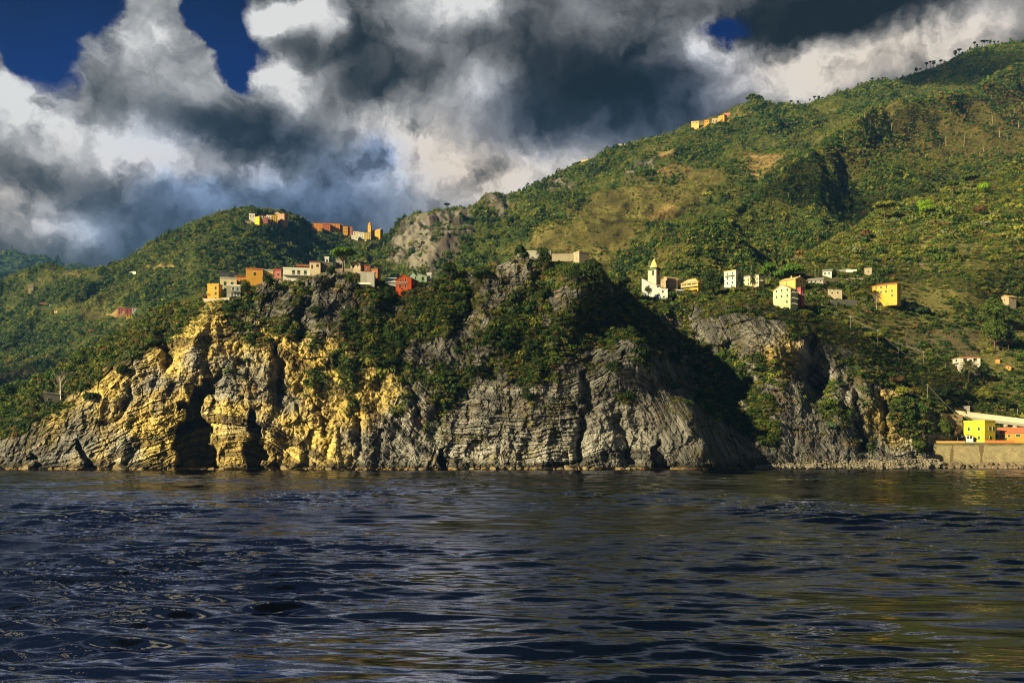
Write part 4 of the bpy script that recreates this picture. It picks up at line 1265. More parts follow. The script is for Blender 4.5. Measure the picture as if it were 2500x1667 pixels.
house('ruin', 'roofless stone tower with two blind walls on the headland top', 1400, 1414, 1438, 617, 644, STONE, cat='ruin', rmat=STONE, win=[(.5, .5, .5, 1.5)], th=55, fwd=2, found=4)
house('ruin', 'long low ruined stone wall beside the tower on the headland top', 1348, 1399, None, 622, 640, STONE, cat='ruin', rmat=STONE, depth=3, fwd=0, win=[(.8, .5, .4, .8)])
house('ruin', 'pale broken wall under the trees on the headland top', 1263, 1344, None, 614, 632, GREY, cat='ruin', rmat=GREY, depth=3, fwd=-4, win=[(.2, .5, .4, .8)])
house('hut', 'dark tin roofed hut beside the bare tree on the slope', 110, 146, None, 957, 986, DGREY, cat='hut', roof='shed', rise=1.2, rmat=METAL, depth=5, fwd=2, win=[(.3, .4, 1.0, 1.2)])

# ---- by the sea wall
house('house', 'bright yellow harbour house with a glazed porch on the sea wall', 2355, 2401, 2425, 1028, 1075, LEM, group='houses on the sea wall', rmat=LEM, win=grid((.25, .73), (.60,), 1.25, 1.9) + grid((.74,), (.14,), 1.2, 1.7), swin=grid((.45, .8), (.62,), .9, 2.0) + grid((.5,), (.15,), .9, 1.6), shut=GREEN, th=36, dist=541, fwd=0, found=2.5)
house('glass_porch', 'glazed porch with little tiled roof against the yellow harbour house', 2359, 2375, None, 1061, 1074, WHT, cat='porch', roof='shed', rise=.8, rmat=DTILE, win=grid((.3, .7), (.5,), 1.0, 1.5), depth=2.5, dist=538.3, fwd=0, found=2.5)
house('house', 'orange red tiled house cut off by the picture edge on the sea wall', 2441, 2530, None, 1043, 1075, ORA, group='houses on the sea wall', roof='gable_side', rise=3.0, rmat=TILE, win=grid((.12, .28), (.36,), 1.2, 1.2) + grid((.5,), (.40,), 2.2, 1.3), depth=9, dist=543, fwd=0, found=2.5, shut=GREEN, doors=[(.2, 1.0, 1.6)])

# ---- the village on the far green hill
FV = 'houses of the far hilltop village'


def far_house(label, uL, uR, vt, vb, wall, uS=None, roof='flat', rmat=None, cols=(.25, .7), rows=(.7, .3), S=west, cat='house', name='house', group=FV, fwd=6, rise=None):
    return house(name, label, uL, uR, uS, vt, vb, wall, cat=cat, group=group, roof=roof, rmat=rmat or DTILE, win=grid(cols, rows, 1.1, 1.7), simple=True, S=S, fwd=fwd, found=10, depth=10, rise=rise)


far_house('white flat roofed house at the outer end of the far hilltop village', 608, 622, 522, 534, WHT, rows=(.5,), rmat=WHITE)
far_house('cream villa with low hip roof at the top of the far village', 631, 648, 523, 534, CRM, roof='hip', rise=2.5, rows=(.45,))
far_house('yellow cube house lowest in the far hilltop village', 622, 633, 530, 546, LEM, uS=640, rmat=LEM)
far_house('low pink house between the yellow cube and the white row', 642, 653, 532, 544, PNK)
far_house('white house behind the pink row of the far village', 650, 662, 526, 536, WHT, rows=(.5,), rmat=WHITE)
far_house('salmon house in the middle of the far village', 652, 662, 533, 545, wall_paint('salmon', (.66, .32, .2)), rows=(.6,))
far_house('tall yellow house in the middle of the far village', 662, 678, 526, 545, YEL, cols=(.2, .5, .8), rows=(.75, .45, .2), rmat=YEL)
far_house('cream gabled house crowning the far hilltop village', 667, 685, 516, 530, CRM, roof='gable_front', rise=3.5, rows=(.4,), fwd=0)
far_house('salmon pink corner house with balconies in the far village', 678, 694, 523, 546, wall_paint('salmon', (.66, .32, .2)), uS=703, cols=(.25, .6, .85), rows=(.8, .5, .25), rmat=TILE)
far_house('low stone house under the far hilltop village', 598, 612, 541, 550, TANW, rows=(.5,), rmat=TANTILE)
far_house('small tan shed on the terrace under the tall yellow house', 664, 676, 546, 552, TANW, rows=(.5,), rmat=TANTILE)
SVL = 'houses of the saddle village'
far_house('big orange block at the head of the saddle village', 761, 786, 545, 567, ORA, cols=(.2, .5, .8), rows=(.75, .45, .18), group=SVL)
far_house('red row house next to the big orange block', 786, 806, 545, 560, wall_paint('terracotta red', (.52, .15, .08)), cols=(.25, .5, .75), group=SVL)
far_house('orange row house in the middle of the saddle village', 806, 830, 546, 562, ORA, cols=(.2, .5, .8), group=SVL)
far_house('red house stepping down the saddle village', 828, 838, 548, 564, wall_paint('terracotta red', (.52, .15, .08)), group=SVL)
far_house('golden house where the saddle village turns down', 837, 849, 553, 571, OCH, group=SVL)
far_house('rust house beside the golden house of the saddle village', 849, 860, 554, 572, wall_paint('rust orange', (.46, .17, .05)), group=SVL)
far_house('white house lowest in the saddle village', 858, 874, 575, 585, WHT, rows=(.5,), rmat=WHITE, group=SVL)
far_house('cream house behind the white house in the saddle village', 862, 876, 565, 577, CRM, group=SVL)
far_house('narrow white house beside the yellow tenement in the saddle', 876, 888, 567, 583, WHT, rmat=SLATE, group=SVL)
far_house('yellow tenement just below the saddle church', 888, 905, 568, 586, wall_paint('pale yellow', (.72, .52, .2)), cols=(.2, .5, .8), rows=(.75, .5, .2), group=SVL)
t2 = far_house('yellow stone bell tower with small dome beside the saddle church', 898, 905, 551, 580, OCH, uS=908, cols=(.5,), rows=(.82,), cat='tower', name='bell_tower', group=None, rmat=OCH)
w_, d_, h_ = t2['_w'], t2['_d'], t2['_h']
dm = MB()
dome = [(h_ + .51, .42), (h_ + 2.5, .40), (h_ + 2.9, .46), (h_ + 4.2, .38), (h_ + 5.3, .2), (h_ + 6.2, .03)]
dm.tube([(0, d_ / 2, z) for z, _ in dome], [k * w_ for _, k in dome], 10)
dm.build('dome', OCH, t2)
far_house('yellow stone church nave on the saddle with low tiled roof', 907, 928, 559, 582, OCH, uS=935, roof='gable_side', rise=2.5, rmat=TANTILE, cols=(.3, .7), rows=(.6,), cat='church', name='church', group=None)

# ---- scattered houses on the green hill
SH = 'lone houses on the wooded hill'
far_house('brick red farmhouse with tiled roof in the woods beside a white shed', 97, 120, 739, 753, wall_paint('terracotta red', (.52, .15, .08)), roof='gable_side', rise=2, rmat=TILE, cols=(.3, .6, .85), group=SH)
far_house('white shed attached beyond the brick red farmhouse', 121, 135, 744, 752, WHT, rows=(.5,), rmat=METAL, group=SH)
far_house('grey white shed in front of the brick red farmhouse', 80, 95, 748, 755, GREY, rows=(.5,), rmat=WHITE, group=SH)
far_house('square yellow house alone in the woods below the red farmhouse', 133, 143, 756, 769, wall_paint('pale yellow', (.72, .52, .2)), uS=152, roof='hip', rise=1.2, rmat=TILE, group=SH)
far_house('cream cottage high on the dark wooded knoll', 70, 81, 696, 706, CRM, rows=(.5,), rmat=TANTILE, group=SH)
far_house('long red house on the bare saddle of the green hill', 212, 243, 675, 683, ROSE, cols=(.2, .5, .8), rows=(.5,), rmat=TILE, group=SH)
far_house('cream outbuilding below the long red house', 233, 244, 683, 688, CRM, rows=(.5,), rmat=TANTILE, group=SH)
CL = 'houses behind the wooded shoulder'
far_house('pink house with dark windows behind the wooded shoulder', 288, 306, 752, 768, PNK, cols=(.2, .5, .8), group=CL)
far_house('purple pink house next to the pink one behind the shoulder', 305, 324, 753, 769, ROSE, cols=(.3, .7), group=CL)
far_house('pale blue house peeping over the wooded shoulder', 323, 336, 752, 764, PALB, rows=(.6,), group=CL)
far_house('low yellow house in front of the purple pink house', 308, 322, 766, 774, YEL, rows=(.5,), group=CL)

# ---- high on the mountain
MV = 'houses high on the mountain'
far_house('golden three storey house on the high mountain ridge', 1754, 1768, 282, 300, OCH, uS=1775, S=ridge, cols=(.3, .7), rows=(.75, .5, .2), group=MV)
far_house('pinkish house behind the golden house on the high ridge', 1768, 1782, 276, 287, PNK, S=ridge, rows=(.5,), group=MV, fwd=2)
far_house('low yellow farmhouse with pitched roof on the high ridge', 1688, 1706, 294, 305, wall_paint('pale yellow', (.72, .52, .2)), S=ridge, roof='gable_side', rise=3, rows=(.4,), rmat=TANTILE, group=MV)
far_house('small ochre hut between the farmhouse and the golden house', 1720, 1730, 293, 302, OCH, S=ridge, rows=(.5,), group=MV)
far_house('tan house with steps next to the golden house', 1738, 1754, 290, 301, TANW, S=ridge, rows=(.5,), rmat=TANTILE, group=MV)
far_house('yellow house with tiled roof on the mountain shoulder', 1437, 1457, 386, 396, OCH, S=ridge, roof='gable_side', rise=2, rmat=TILE, rows=(.45,), group=MV)
far_house('low yellow house at the outer end of the mountain shoulder', 1419, 1438, 391, 400, wall_paint('pale yellow', (.72, .52, .2)), S=ridge, rows=(.5,), rmat=TANTILE, group=MV)
far_house('cream house in a clearing of the mountain woods', 1550, 1567, 397, 411, CRM, uS=1588, S=ridge, rows=(.5,), rmat=TANTILE, group=MV)
far_house('pale roofed white barn beside the cream house of the clearing', 1620, 1640, 400, 408, WHT, S=ridge, roof='gable_side', rise=2, rmat=WHITE, rows=(.4,), group=MV)
far_house('little white hut over the orange vineyard terraces', 1683, 1691, 422, 428, WHT, S=ridge, rows=(.5,), rmat=WHITE, group=MV, cols=(.5,))
far_house('little brown hut beside the stone terraces of the mountain', 1798, 1812, 438, 446, TANW, S=ridge, rows=(.5,), rmat=TILE, group=MV, cols=(.5,))
far_house('grey block house beside the crag on the mountain', 1510, 1526, 352, 358, GREY, S=ridge, rows=(.5,), rmat=GREY, group=MV, cols=(.5,))
# ------------------------------------------------------------------ walls, viaduct, poles, boats
def slab_wall(name, label, pts, v_h, mat, cat='wall', thick=.8, S=near, fwd=1.0, sink=3.0, group=None):
    """a wall that follows ground points; v_h: height in pixels over them"""
    g = []
    for u, v in pts:
        Y = S.dist(u, v) - fwd
        g.append((at(u, v, Y), v_h * Y / F))
    b = MB()
    vs, fs = [], []
    for p, h in g:
        vs += [(p.x, p.y, p.z - sink), (p.x, p.y, p.z + h), (p.x, p.y + thick, p.z + h), (p.x, p.y + thick, p.z - sink)]
    n = len(g)
    for i in range(n - 1):
        a, c = 4 * i, 4 * i + 4
        fs += [(a, c, c + 1, a + 1), (a + 1, c + 1, c + 2, a + 2), (a + 2, c + 2, c + 3, a + 3), (a + 3, c + 3, c, a)]
    fs += [(0, 1, 2, 3), tuple(4 * n - 4 + k for k in (3, 2, 1, 0))]
    o = b.add(vs, fs).build(name, mat)
    return tag(o, label, cat, group, 'thing')


slab_wall('retaining_wall', 'pale curved retaining wall under the lowest headland houses', [(488, 737), (510, 738), (535, 737), (560, 734), (592, 730)], 9, STONE, fwd=2.5)
slab_wall('retaining_wall', 'grey buttressed retaining wall under the pine terrace', [(880, 692), (895, 694), (914, 694)], 30, GREY, thick=3, fwd=3)
slab_wall('terrace_wall', 'white edged terrace at the foot of the buttressed wall', [(876, 692), (905, 693)], 3, WHITE, fwd=6, sink=.3)
slab_wall('terrace_wall', 'pine terrace stone parapet on the headland ridge', [(800, 664), (830, 661), (862, 661), (880, 664)], 6, STONE, fwd=3)
slab_wall('garden_wall', 'long pale garden wall on the upper terraces', [(2040, 667), (2066, 664), (2092, 665)], 7, WHT, fwd=1)
slab_wall('retaining_wall', 'grey block wall below the ruined stone hut', [(2029, 742), (2092, 742)], 10, GREY, fwd=2)
slab_wall('terrace_wall', 'dry stone wall along the upper path', [(1935, 700), (1985, 689), (2060, 683), (2140, 682)], 4, STONE, fwd=1)
slab_wall('retaining_wall', 'white road wall on the wooded hill above the headland houses', [(532, 670), (560, 669), (600, 670), (640, 671)], 4, WHT, S=west, fwd=4, thick=2)
slab_wall('retaining_wall', 'short pale road wall high on the wooded hill', [(300, 665), (315, 667), (331, 665)], 2.5, WHT, S=west, fwd=4, thick=2)
slab_wall('retaining_wall', 'long pale terrace wall beside the golden house on the ridge', [(1776, 303), (1800, 299), (1826, 293)], 3, CRM, S=ridge, fwd=5, thick=2)

DRYST = paint('dry stone', (.105, .088, .058), .4, 1.4)
ORD = ('topmost', 'second from the top', 'third from the top', 'fourth from the top', 'fifth from the top', 'lowest')
for k_ in range(6):
    v_ = 806 + k_ * 10.5
    slab_wall('terrace_wall', 'dry stone terrace wall over the white villa, ' + ORD[k_] + ' of its flight', [(2206 + (k_ * 7) % 13, v_), (2262, v_ + 1), (2330, v_ - 1), (2392 - (k_ * 5) % 17, v_ + 2)], 2.2, DRYST, thick=.7, fwd=1.6, group='dry stone terrace walls')
for k_ in range(5):
    v_ = 584 + k_ * 15
    slab_wall('terrace_wall', 'dry stone wall of the high vine terraces, ' + (ORD[:4] + ORD[5:])[k_] + ' of its flight', [(2240 + (k_ * 7) % 13, v_), (2290, v_ + 2), (2340, v_ - 1), (2390 + (k_ * 5) % 17, v_ + 3)], 1.6, DRYST, thick=.7, fwd=1.6, group='dry stone terrace walls')

# the sea wall: a block with a battered face, a planted lip and a return to the cliff
SEA, _nt, _b = new_mat('sea wall masonry')
_g = _nt.node('ShaderNodeNewGeometry').outputs['Position']
_p = _nt.xyz(_g)
_br = _nt.node('ShaderNodeTexBrick')
_nt.put(_br.inputs['Vector'], _nt.comb(_p[0], _p[2], 0.0))
_br.inputs['Scale'].default_value = .8
_br.inputs['Color1'].default_value = (.25, .21, .125, 1)
_br.inputs['Color2'].default_value = (.17, .145, .085, 1)
_br.inputs['Mortar'].default_value = (.10, .085, .05, 1)
_n = _nt.noise(_g, .35, 6, .65)
_c = _nt.vm('SCALE', _br.outputs['Color'], scale=_nt.m('ADD', _nt.m('MULTIPLY', _n, 1.5), .3))
_c = _nt.mix(_nt.smooth(_nt.m('ADD', _p[2], _nt.m('MULTIPLY', _n, 4.0)), 13.6, 15.6), _c, (.05, .055, .02))
_nt.put(_b.inputs['Base Color'], _nt.mix(_nt.smooth(_nt.m('ADD', _p[2], _nt.m('MULTIPLY', _n, 5.0)), 5.5, 3.5), _c, (.05, .042, .028)))
_b.inputs['Roughness'].default_value = .9


def sea_wall():
    zt = at(2270, 1081, 531).z
    ft = [at(2268, 1143, 529.5), at(2380, 1143, 529), (at(2500, 1143, 528)), at(2640, 1143, 527)]
    tp = [at(2280, 1081, 533), at(2380, 1081, 532.5), at(2500, 1081, 531.5), at(2640, 1081, 530.5)]
    bk = [at(2284, 1081, 556), at(2380, 1081, 556), at(2500, 1081, 556), at(2640, 1081, 556)]
    b = MB()
    vs = []
    for p in ft:
        vs.append((p.x, p.y, -1.5))
    for p in tp:
        vs.append((p.x, p.y, zt))
    for p in bk:
        vs.append((p.x, p.y, zt))
    for p in bk:
        vs.append((p.x, p.y, -1.5))
    fs = []
    for i in range(3):
        fs += [(i, i + 1, 5 + i, 4 + i), (4 + i, 5 + i, 9 + i, 8 + i)]
    fs += [(0, 4, 8, 12), (3, 15, 11, 7)]
    root = empty('sea_wall', (0, 0, 0), 'tall battered stone sea wall that carries the yellow harbour house', 'sea wall')
    root['kind'] = 'thing'
    b.add(vs, fs).build('masonry', SEA, root)
    m, nt, bb = new_mat('drain stain')
    bb.inputs['Base Color'].default_value = (.10, .075, .035, 1)
    bb.inputs['Roughness'].default_value = .9
    for u, ww in ((2323, 1.2), (2396, 1.9)):
        q = MB()
        rng = np.random.default_rng(int(u))
        n = 14
        row = []
        for k in range(n):
            t = k / (n - 1)
            i = 0 if u < 2380 else 1
            a = (u - (2274, 2380)[i]) / (106, 120)[i]
            lo, hi = np.array(ft[i]) * (1 - a) + np.array(ft[i + 1]) * a, np.array(tp[i]) * (1 - a) + np.array(tp[i + 1]) * a
            lo[2], hi[2] = -1.5, zt
            c = lo + (hi - lo) * (.12 + .86 * t)
            hw = ww * (.45 + .25 * math.sin(t * 7 + u) + .12 * rng.normal()) * (1 if t < .9 else 1.3)
            row.append((c + np.array((-hw, -.05, 0)), c + np.array((hw, -.05, 0))))
        q.add([tuple(x) for r in row for x in r], [(2 * k, 2 * k + 1, 2 * k + 3, 2 * k + 2) for k in range(n - 1)])
        q.build('drain_stain', m, root)
    return zt


ZT = sea_wall()


def plat_box(name, label, cat, u0, u1, Y0, Y1, h, mat, group=None):
    p, q = at(u0, 1081, Y0), at(u1, 1081, Y0)
    o = MB().box(p.x, q.x, Y0, Y1, ZT - .3, ZT + h).build(name, mat)
    return tag(o, label, cat, group, 'thing')


BRICKP = paint('red orange painted wall', (.52, .16, .05), .15)
plat_box('parapet_wall', 'low tan and orange parapet along the planted end of the sea wall', 'wall', 2284, 2356, 534.5, 535.0, 1.1, paint('tan orange painted wall', (.50, .28, .10), .2))
plat_box('parapet_wall', 'low red parapet in front of the orange house', 'wall', 2405, 2478, 533.6, 534.1, 1.5, BRICKP)
plat_box('parapet_wall', 'pale kerb wall at the foot of the yellow harbour house', 'wall', 2358, 2404, 534.0, 534.4, .6, GREY)


def viaduct():
    root = empty('viaduct', tuple(at(2400, 1012, 558)), 'white concrete viaduct sloping over the harbour houses', 'viaduct')
    root.location = (0, 0, 0)
    A, B = at(2313, 1005, 560), at(2640, 1045, 552)
    hA, hB = 3.2, 4.2

    def strip(nm, off0, off1, z0, z1, mat):
        vs = []
        for p in (A, B):
            for dy, dz in ((off0, z0), (off1, z0), (off1, z1), (off0, z1)):
                vs.append((p.x, p.y + dy, p.z + dz))
        MB().add(vs, [(0, 1, 2, 3), (7, 6, 5, 4), (0, 4, 5, 1), (1, 5, 6, 2), (2, 6, 7, 3), (3, 7, 4, 0)]).build(nm, mat, root)
    CON = paint('white concrete', (.52, .47, .36), .15)
    strip('parapet', 0, .4, -1.5, 1.4, CON)
    strip('deck', .05, 7, -3.0, -1.503, GREY)
    strip('rear_parapet', 6.6, 7, -1.5, .6, CON)
    for u in (2458, 2481, 2520, 2570):
        t = (u - 2313) / (2640 - 2313)
        p = A.lerp(B, t)
        MB().box(p.x - .9, p.x + .9, p.y + .5, p.y + 2.2, ZT - 2, p.z - 2.9).build('pillar', CON, root)


viaduct()
# the embankment behind the viaduct: tan wall and a grey shelter
slab_wall('embankment_wall', 'tan embankment wall behind the viaduct', [(2395, 1012), (2450, 1012), (2520, 1014), (2600, 1016)], 13, paint('tan embankment', (.30, .22, .12), .25), thick=1.5, fwd=-2, sink=8)
house('rail_shelter', 'grey flat roofed shelter by the viaduct end', 2333, 2366, None, 993, 1008, GREY, cat='shelter', rmat=GREY, depth=3, fwd=-3, win=[(.25, .5, 1.4, 1.2), (.7, .5, 1.4, 1.2)])
slab_wall('rock_abutment', 'tan rock abutment under the viaduct end', [(2300, 1034), (2318, 1036), (2350, 1038)], 26, paint('tan abutment', (.40, .30, .15), .3), thick=4, fwd=1)
o = house('market_booth', 'grey storage booth between the yellow and orange harbour houses', 2427, 2440, None, 1052, 1075, GREY, cat='booth', rmat=METAL, depth=4, dist=545, fwd=0, win=[(.5, .5, 1.2, 1.6)])


def pole(label, u, vt, vb, S=near, arm=True, mat=None, fwd=1.0, r=.17, name='utility_pole', cat='pole', group='poles on the slope'):
    Y = S.dist(u, vb) - fwd
    p = at(u, vb, Y)
    h = (vb - vt) * Y / F
    root = empty(name, p, label, cat, group)
    MB().tube([(0, 0, -2), (0, 0, h)], [r, r * .7], 6).build('shaft', mat or WOOD, root)
    if arm:
        MB().box(-.8, .8, -.06, .06, h - .75, h - .6).build('crossarm', METAL, root)
    return p + Vector((0, 0, h))


pc = pole('wooden pole on the cliff top holding the thick cable to the viaduct', 2264, 937, 976, mat=PALEB)
p1 = pole('wooden pole in the scrub below the lime green house', 2076, 771, 802)
p2 = pole('tall pole on the slope between two wires', 2143, 805, 846)
p3 = pole('short pole beside the path under the terraces', 2193, 848, 872)
p4 = pole('tall pole carrying the wire end at the foot of the stone terraces', 2255, 857, 885)
p5 = pole('short pole hidden in scrub under the tall wire pole', 2252, 889, 901, arm=False)
p6 = pole('short pole in the scrub before the white villa', 2309, 886, 902, arm=False)
p7 = pole('pale post in the dark gap above the viaduct', 2358, 937, 957, arm=False)
p8 = pole('pole standing behind the orange house beside the viaduct', 2484, 996, 1022, arm=False)
p9 = pole('lamp pole in front of the grey tan house by the church', 1653, 681, 716, name='street_lamp', cat='street lamp', group=None)
p10 = pole('tall pole above the dim grey house and the pines', 1990, 646, 677)
p11 = pole('pole with a white lamp box beside the rose red house', 1980, 713, 752)
p12 = pole('slim pole on the slope above the white apartment house', 1834, 648, 666, arm=False)
p13 = pole('slim pole on the lit slope above the pines', 2020, 608, 625, arm=False, group=None)
p14 = pole('pole behind the small tan cottage', 2460, 705, 722, fwd=-1)
p15 = pole('slim pole before the two pines', 1880, 666, 690, arm=False)
p16 = pole('white post beside the bare tree on the slope', 148, 932, 974, arm=False, mat=WHITE, r=.22)


def cable(label, a, b, sag, r=.1, mat=None, name='cable'):
    pts = []
    for k in range(13):
        t = k / 12
        p = a.lerp(b, t)
        pts.append((p.x, p.y, p.z - sag * 4 * t * (1 - t)))
    o = MB().tube(pts, r, 4).build(name, mat or METAL)
    tag(o, label, 'cable')


cable('thick pale cable slanting from the cliff pole to the viaduct end', pc, at(2326, 1003, 560), .6, .16, PALEB)
cable('thin wire slanting from the cliff pole past the viaduct', pc + Vector((0, 0, -.4)), at(2352, 1025, 556), .8, .05)
cable('thin wire from the reeds to the tall wire pole', at(2110, 795, near.dist(2110, 795) - 1), p4, 2.0, .06)
cable('thin wire running down from the tall slope pole', p2, p5, 2.0, .05)
cable('thin wire between the scrub pole and the tall slope pole', p1, p2, 1.5, .05)


def car():
    p = near.point(1654, 717) + Vector((0, -7, .3))
    root = empty('parked_car', p, 'small pale blue car parked below the lamp by the church', 'car')
    CARP = paint('pale blue car paint', (.45, .55, .65), .03, rough=.3, spec=.5)
    prof = [(-2, .35), (-2.05, .75), (-1.9, .95), (-1.1, 1.0), (1.0, 1.02), (1.95, .9), (2.05, .6), (2, .35)]
    b = MB()
    n = len(prof)
    b.add([(x, -.8, z) for x, z in prof] + [(x, .8, z) for x, z in prof], [tuple(range(n)), tuple(range(n, 2 * n))[::-1]] + [(i, n + i, n + (i + 1) % n, (i + 1) % n) for i in range(n)])
    b.build('body', CARP, root)
    cab = MB()
    lo, hi = [(-1.15, 1.003), (1.05, 1.003)], [(-.6, 1.45), (.75, 1.45)]
    cab.add([(lo[0][0], -.75, lo[0][1]), (lo[1][0], -.75, lo[1][1]), (hi[1][0], -.62, 1.45), (hi[0][0], -.62, 1.45), (lo[0][0], .75, 1.003), (lo[1][0], .75, 1.003), (hi[1][0], .62, 1.45), (hi[0][0], .62, 1.45)],
            [(0, 1, 2, 3), (7, 6, 5, 4), (0, 3, 7, 4), (1, 5, 6, 2), (3, 2, 6, 7)])
    cab.build('cabin', GLASS, root)
    RUB = paint('tyre rubber', (.02, .02, .02), .05)
    for x in (-1.25, 1.25):
        for y in (-.72, .72):
            MB().tube([(x, y - .1, .33), (x, y + .1, .33)], .33, 12).build('wheel', RUB, root)


car()


def kayak(label, u, v, col, ang, ln=3.6):
    p = near.point(u, v) + Vector((0, -3.0, .5))
    m = paint('kayak ' + label.split()[0] + ' plastic', col, .04, rough=.35, spec=.5)
    root = empty('kayak', p, label, 'kayak', 'kayaks drawn up on the beach', R(ang))
    b = MB()
    st = [(-.5, .03, .28), (-.38, .22, .05), (-.15, .36, 0), (.15, .36, 0), (.38, .22, .05), (.5, .03, .28)]
    vs = []
    for t, w, z in st:
        vs += [(t * ln, -w, .42), (t * ln, -w * .7, z + .08), (t * ln, 0, z), (t * ln, w * .7, z + .08), (t * ln, w, .42), (t * ln, 0, .50)]
    fs = []
    for i in range(5):
        for k in range(6):
            fs.append((6 * i + k, 6 * i + (k + 1) % 6, 6 * i + 6 + (k + 1) % 6, 6 * i + 6 + k))
    fs += [tuple(range(6)), tuple(30 + k for k in range(6))[::-1]]
    b.add(vs, fs).build('hull', m, root, smooth=True)
    MB().tube([(-.55, 0, .505), (.35, 0, .505)], [.18, .2], 8).build('cockpit', GLASS, root)


kayak('yellow kayak lying nearest the cliff on the pebble beach', 2238, 1118, (.75, .5, .03), 12, 4.2)
kayak('blue kayak between the two yellow ones on the pebble beach', 2248, 1115, (.05, .18, .5), 25)
kayak('orange yellow kayak tilted against the end of the sea wall', 2259, 1115, (.75, .38, .03), 62)


# ------------------------------------------------------------------ rocks
def rock_mesh(seed, mat, sub=3):
    rng = np.random.default_rng(seed)
    n, m = 14, 9
    vs = []
    for i in range(m):
        ph = math.pi * (i + .5) / m
        for k in range(n):
            a = 2 * math.pi * k / n
            vs.append((math.sin(ph) * math.cos(a), math.sin(ph) * math.sin(a), math.cos(ph)))
    v = np.array(vs)
    v = np.sign(v) * np.abs(v) ** .75
    for _ in range(9):                       # split faces: cut by random planes
        nrm = rng.normal(size=3)
        nrm /= np.linalg.norm(nrm)
        dd = v @ nrm - rng.uniform(.55, .85)
        v = v - np.where(dd > 0, dd, 0)[:, None] * nrm
    v *= 1 + .10 * fbm(v[:, 0] * 2 + seed, v[:, 1] * 2, v[:, 2] * 2, 2, seed)[:, None]
    fs = [(i * n + k, i * n + (k + 1) % n, (i + 1) * n + (k + 1) % n, (i + 1) * n + k) for i in range(m - 1) for k in range(n)]
    fs += [tuple(range(n))[::-1], tuple((m - 1) * n + k for k in range(n))]
    me = bpy.data.meshes.new('boulder')
    me.from_pydata(v.tolist(), [], [f[::-1] for f in fs])
    me.update()
    me.materials.append(mat)
    return me


RIPRAP = paint('dark armour stone', (.12, .095, .065), .4, .9)
SHORE = paint('wet shore rock', (.15, .115, .065), .4, .7)
rk = [rock_mesh(900 + k, RIPRAP) for k in range(6)]
rs = [rock_mesh(950 + k, SHORE) for k in range(6)]
rng = random.Random(4)


def place_rock(me, p, s, label, cat, group, name):
    o = link(name, me)
    o.location = p
    o.scale = s
    o.rotation_euler = (rng.uniform(-.4, .4), rng.uniform(-.4, .4), rng.uniform(0, 6.3))
    tag(o, label, cat, group)


u = 2240
while u < 2530:
    for row in range(2):
        uu_ = u + rng.uniform(-4, 4) + row * 7
        Y = 525.5 + row * 2.2 + rng.uniform(-.8, .8) - (0 if u > 2270 else 4)
        sz = rng.uniform(1.3, 2.3) * (1.0 if u > 2275 else .75)
        place_rock(rng.choice(rk), at(uu_, HOR + (EYE - .5 - row * 1.5) / Y * F, Y), (sz * rng.uniform(.9, 1.3), sz, sz * rng.uniform(.7, 1.0)),
                   'dark brown armour boulder piled along the foot of the sea wall', 'boulder', 'armour boulders at the sea wall', 'boulder')
    u += rng.uniform(10, 15)
u = 2
while u < 1990:
    Yb = float(near.P[min(int(6), near.nt - 1), int(np.clip(np.searchsorted(near.us, u), 0, len(near.us) - 1)), 1])
    sz = rng.choice([.7, .9, 1.1, 1.4, 2.0]) * rng.uniform(.8, 1.3)
    place_rock(rng.choice(rs), Vector(((u - 1250) / F * Yb, Yb - rng.uniform(.5, 2.5), rng.uniform(-.3, .5))), (sz * rng.uniform(1, 1.8), sz, sz * rng.uniform(.5, .9)),
               'brown wet rock lying in the water at the cliff foot', 'rock', 'shore rocks at the cliff foot', 'shore_rock')
    u += rng.uniform(12, 50)


def pebble_beach():
    rg = np.random.default_rng(77)
    vs, fs = [], []
    cube = np.array([(-1, -1, -.6), (1, -1, -.6), (1.1, 1, -.6), (-1, 1, -.6), (-.7, -.6, .6), (.7, -.7, .5), (.6, .7, .7), (-.6, .6, .5)])
    F6 = [(0, 3, 2, 1), (4, 5, 6, 7), (0, 1, 5, 4), (1, 2, 6, 5), (2, 3, 7, 6), (3, 0, 4, 7)]
    for _ in range(6000):
        u_ = rg.uniform(1840, 2285)
        t = (u_ - 1840) / 445
        v_ = 1144 - abs(rg.normal(0, 1)) * (3 + 9 * t)
        if v_ < 1118:
            continue
        p = np.array(near.point(u_, v_)) + np.array((0, -2.2 - rg.uniform(0, 1.5), .1))
        s = rg.lognormal(math.log(.30), .45)
        a = rg.uniform(0, 6.28)
        c, sn = math.cos(a), math.sin(a)
        q = cube * s * rg.uniform(.7, 1.3, (1, 3))
        q = np.stack([q[:, 0] * c - q[:, 1] * sn, q[:, 0] * sn + q[:, 1] * c, q[:, 2]], 1) + p
        n = len(vs)
        vs += q.tolist()
        fs += [tuple(i + n for i in f) for f in F6]
    b = MB()
    b.v, b.f = vs, fs
    o = b.build('pebbles', paint('beach cobbles', (.22, .195, .155), .45, .35))
    tag(o, 'pale cobbles of the narrow beach below the slope', kind='stuff')


pebble_beach()
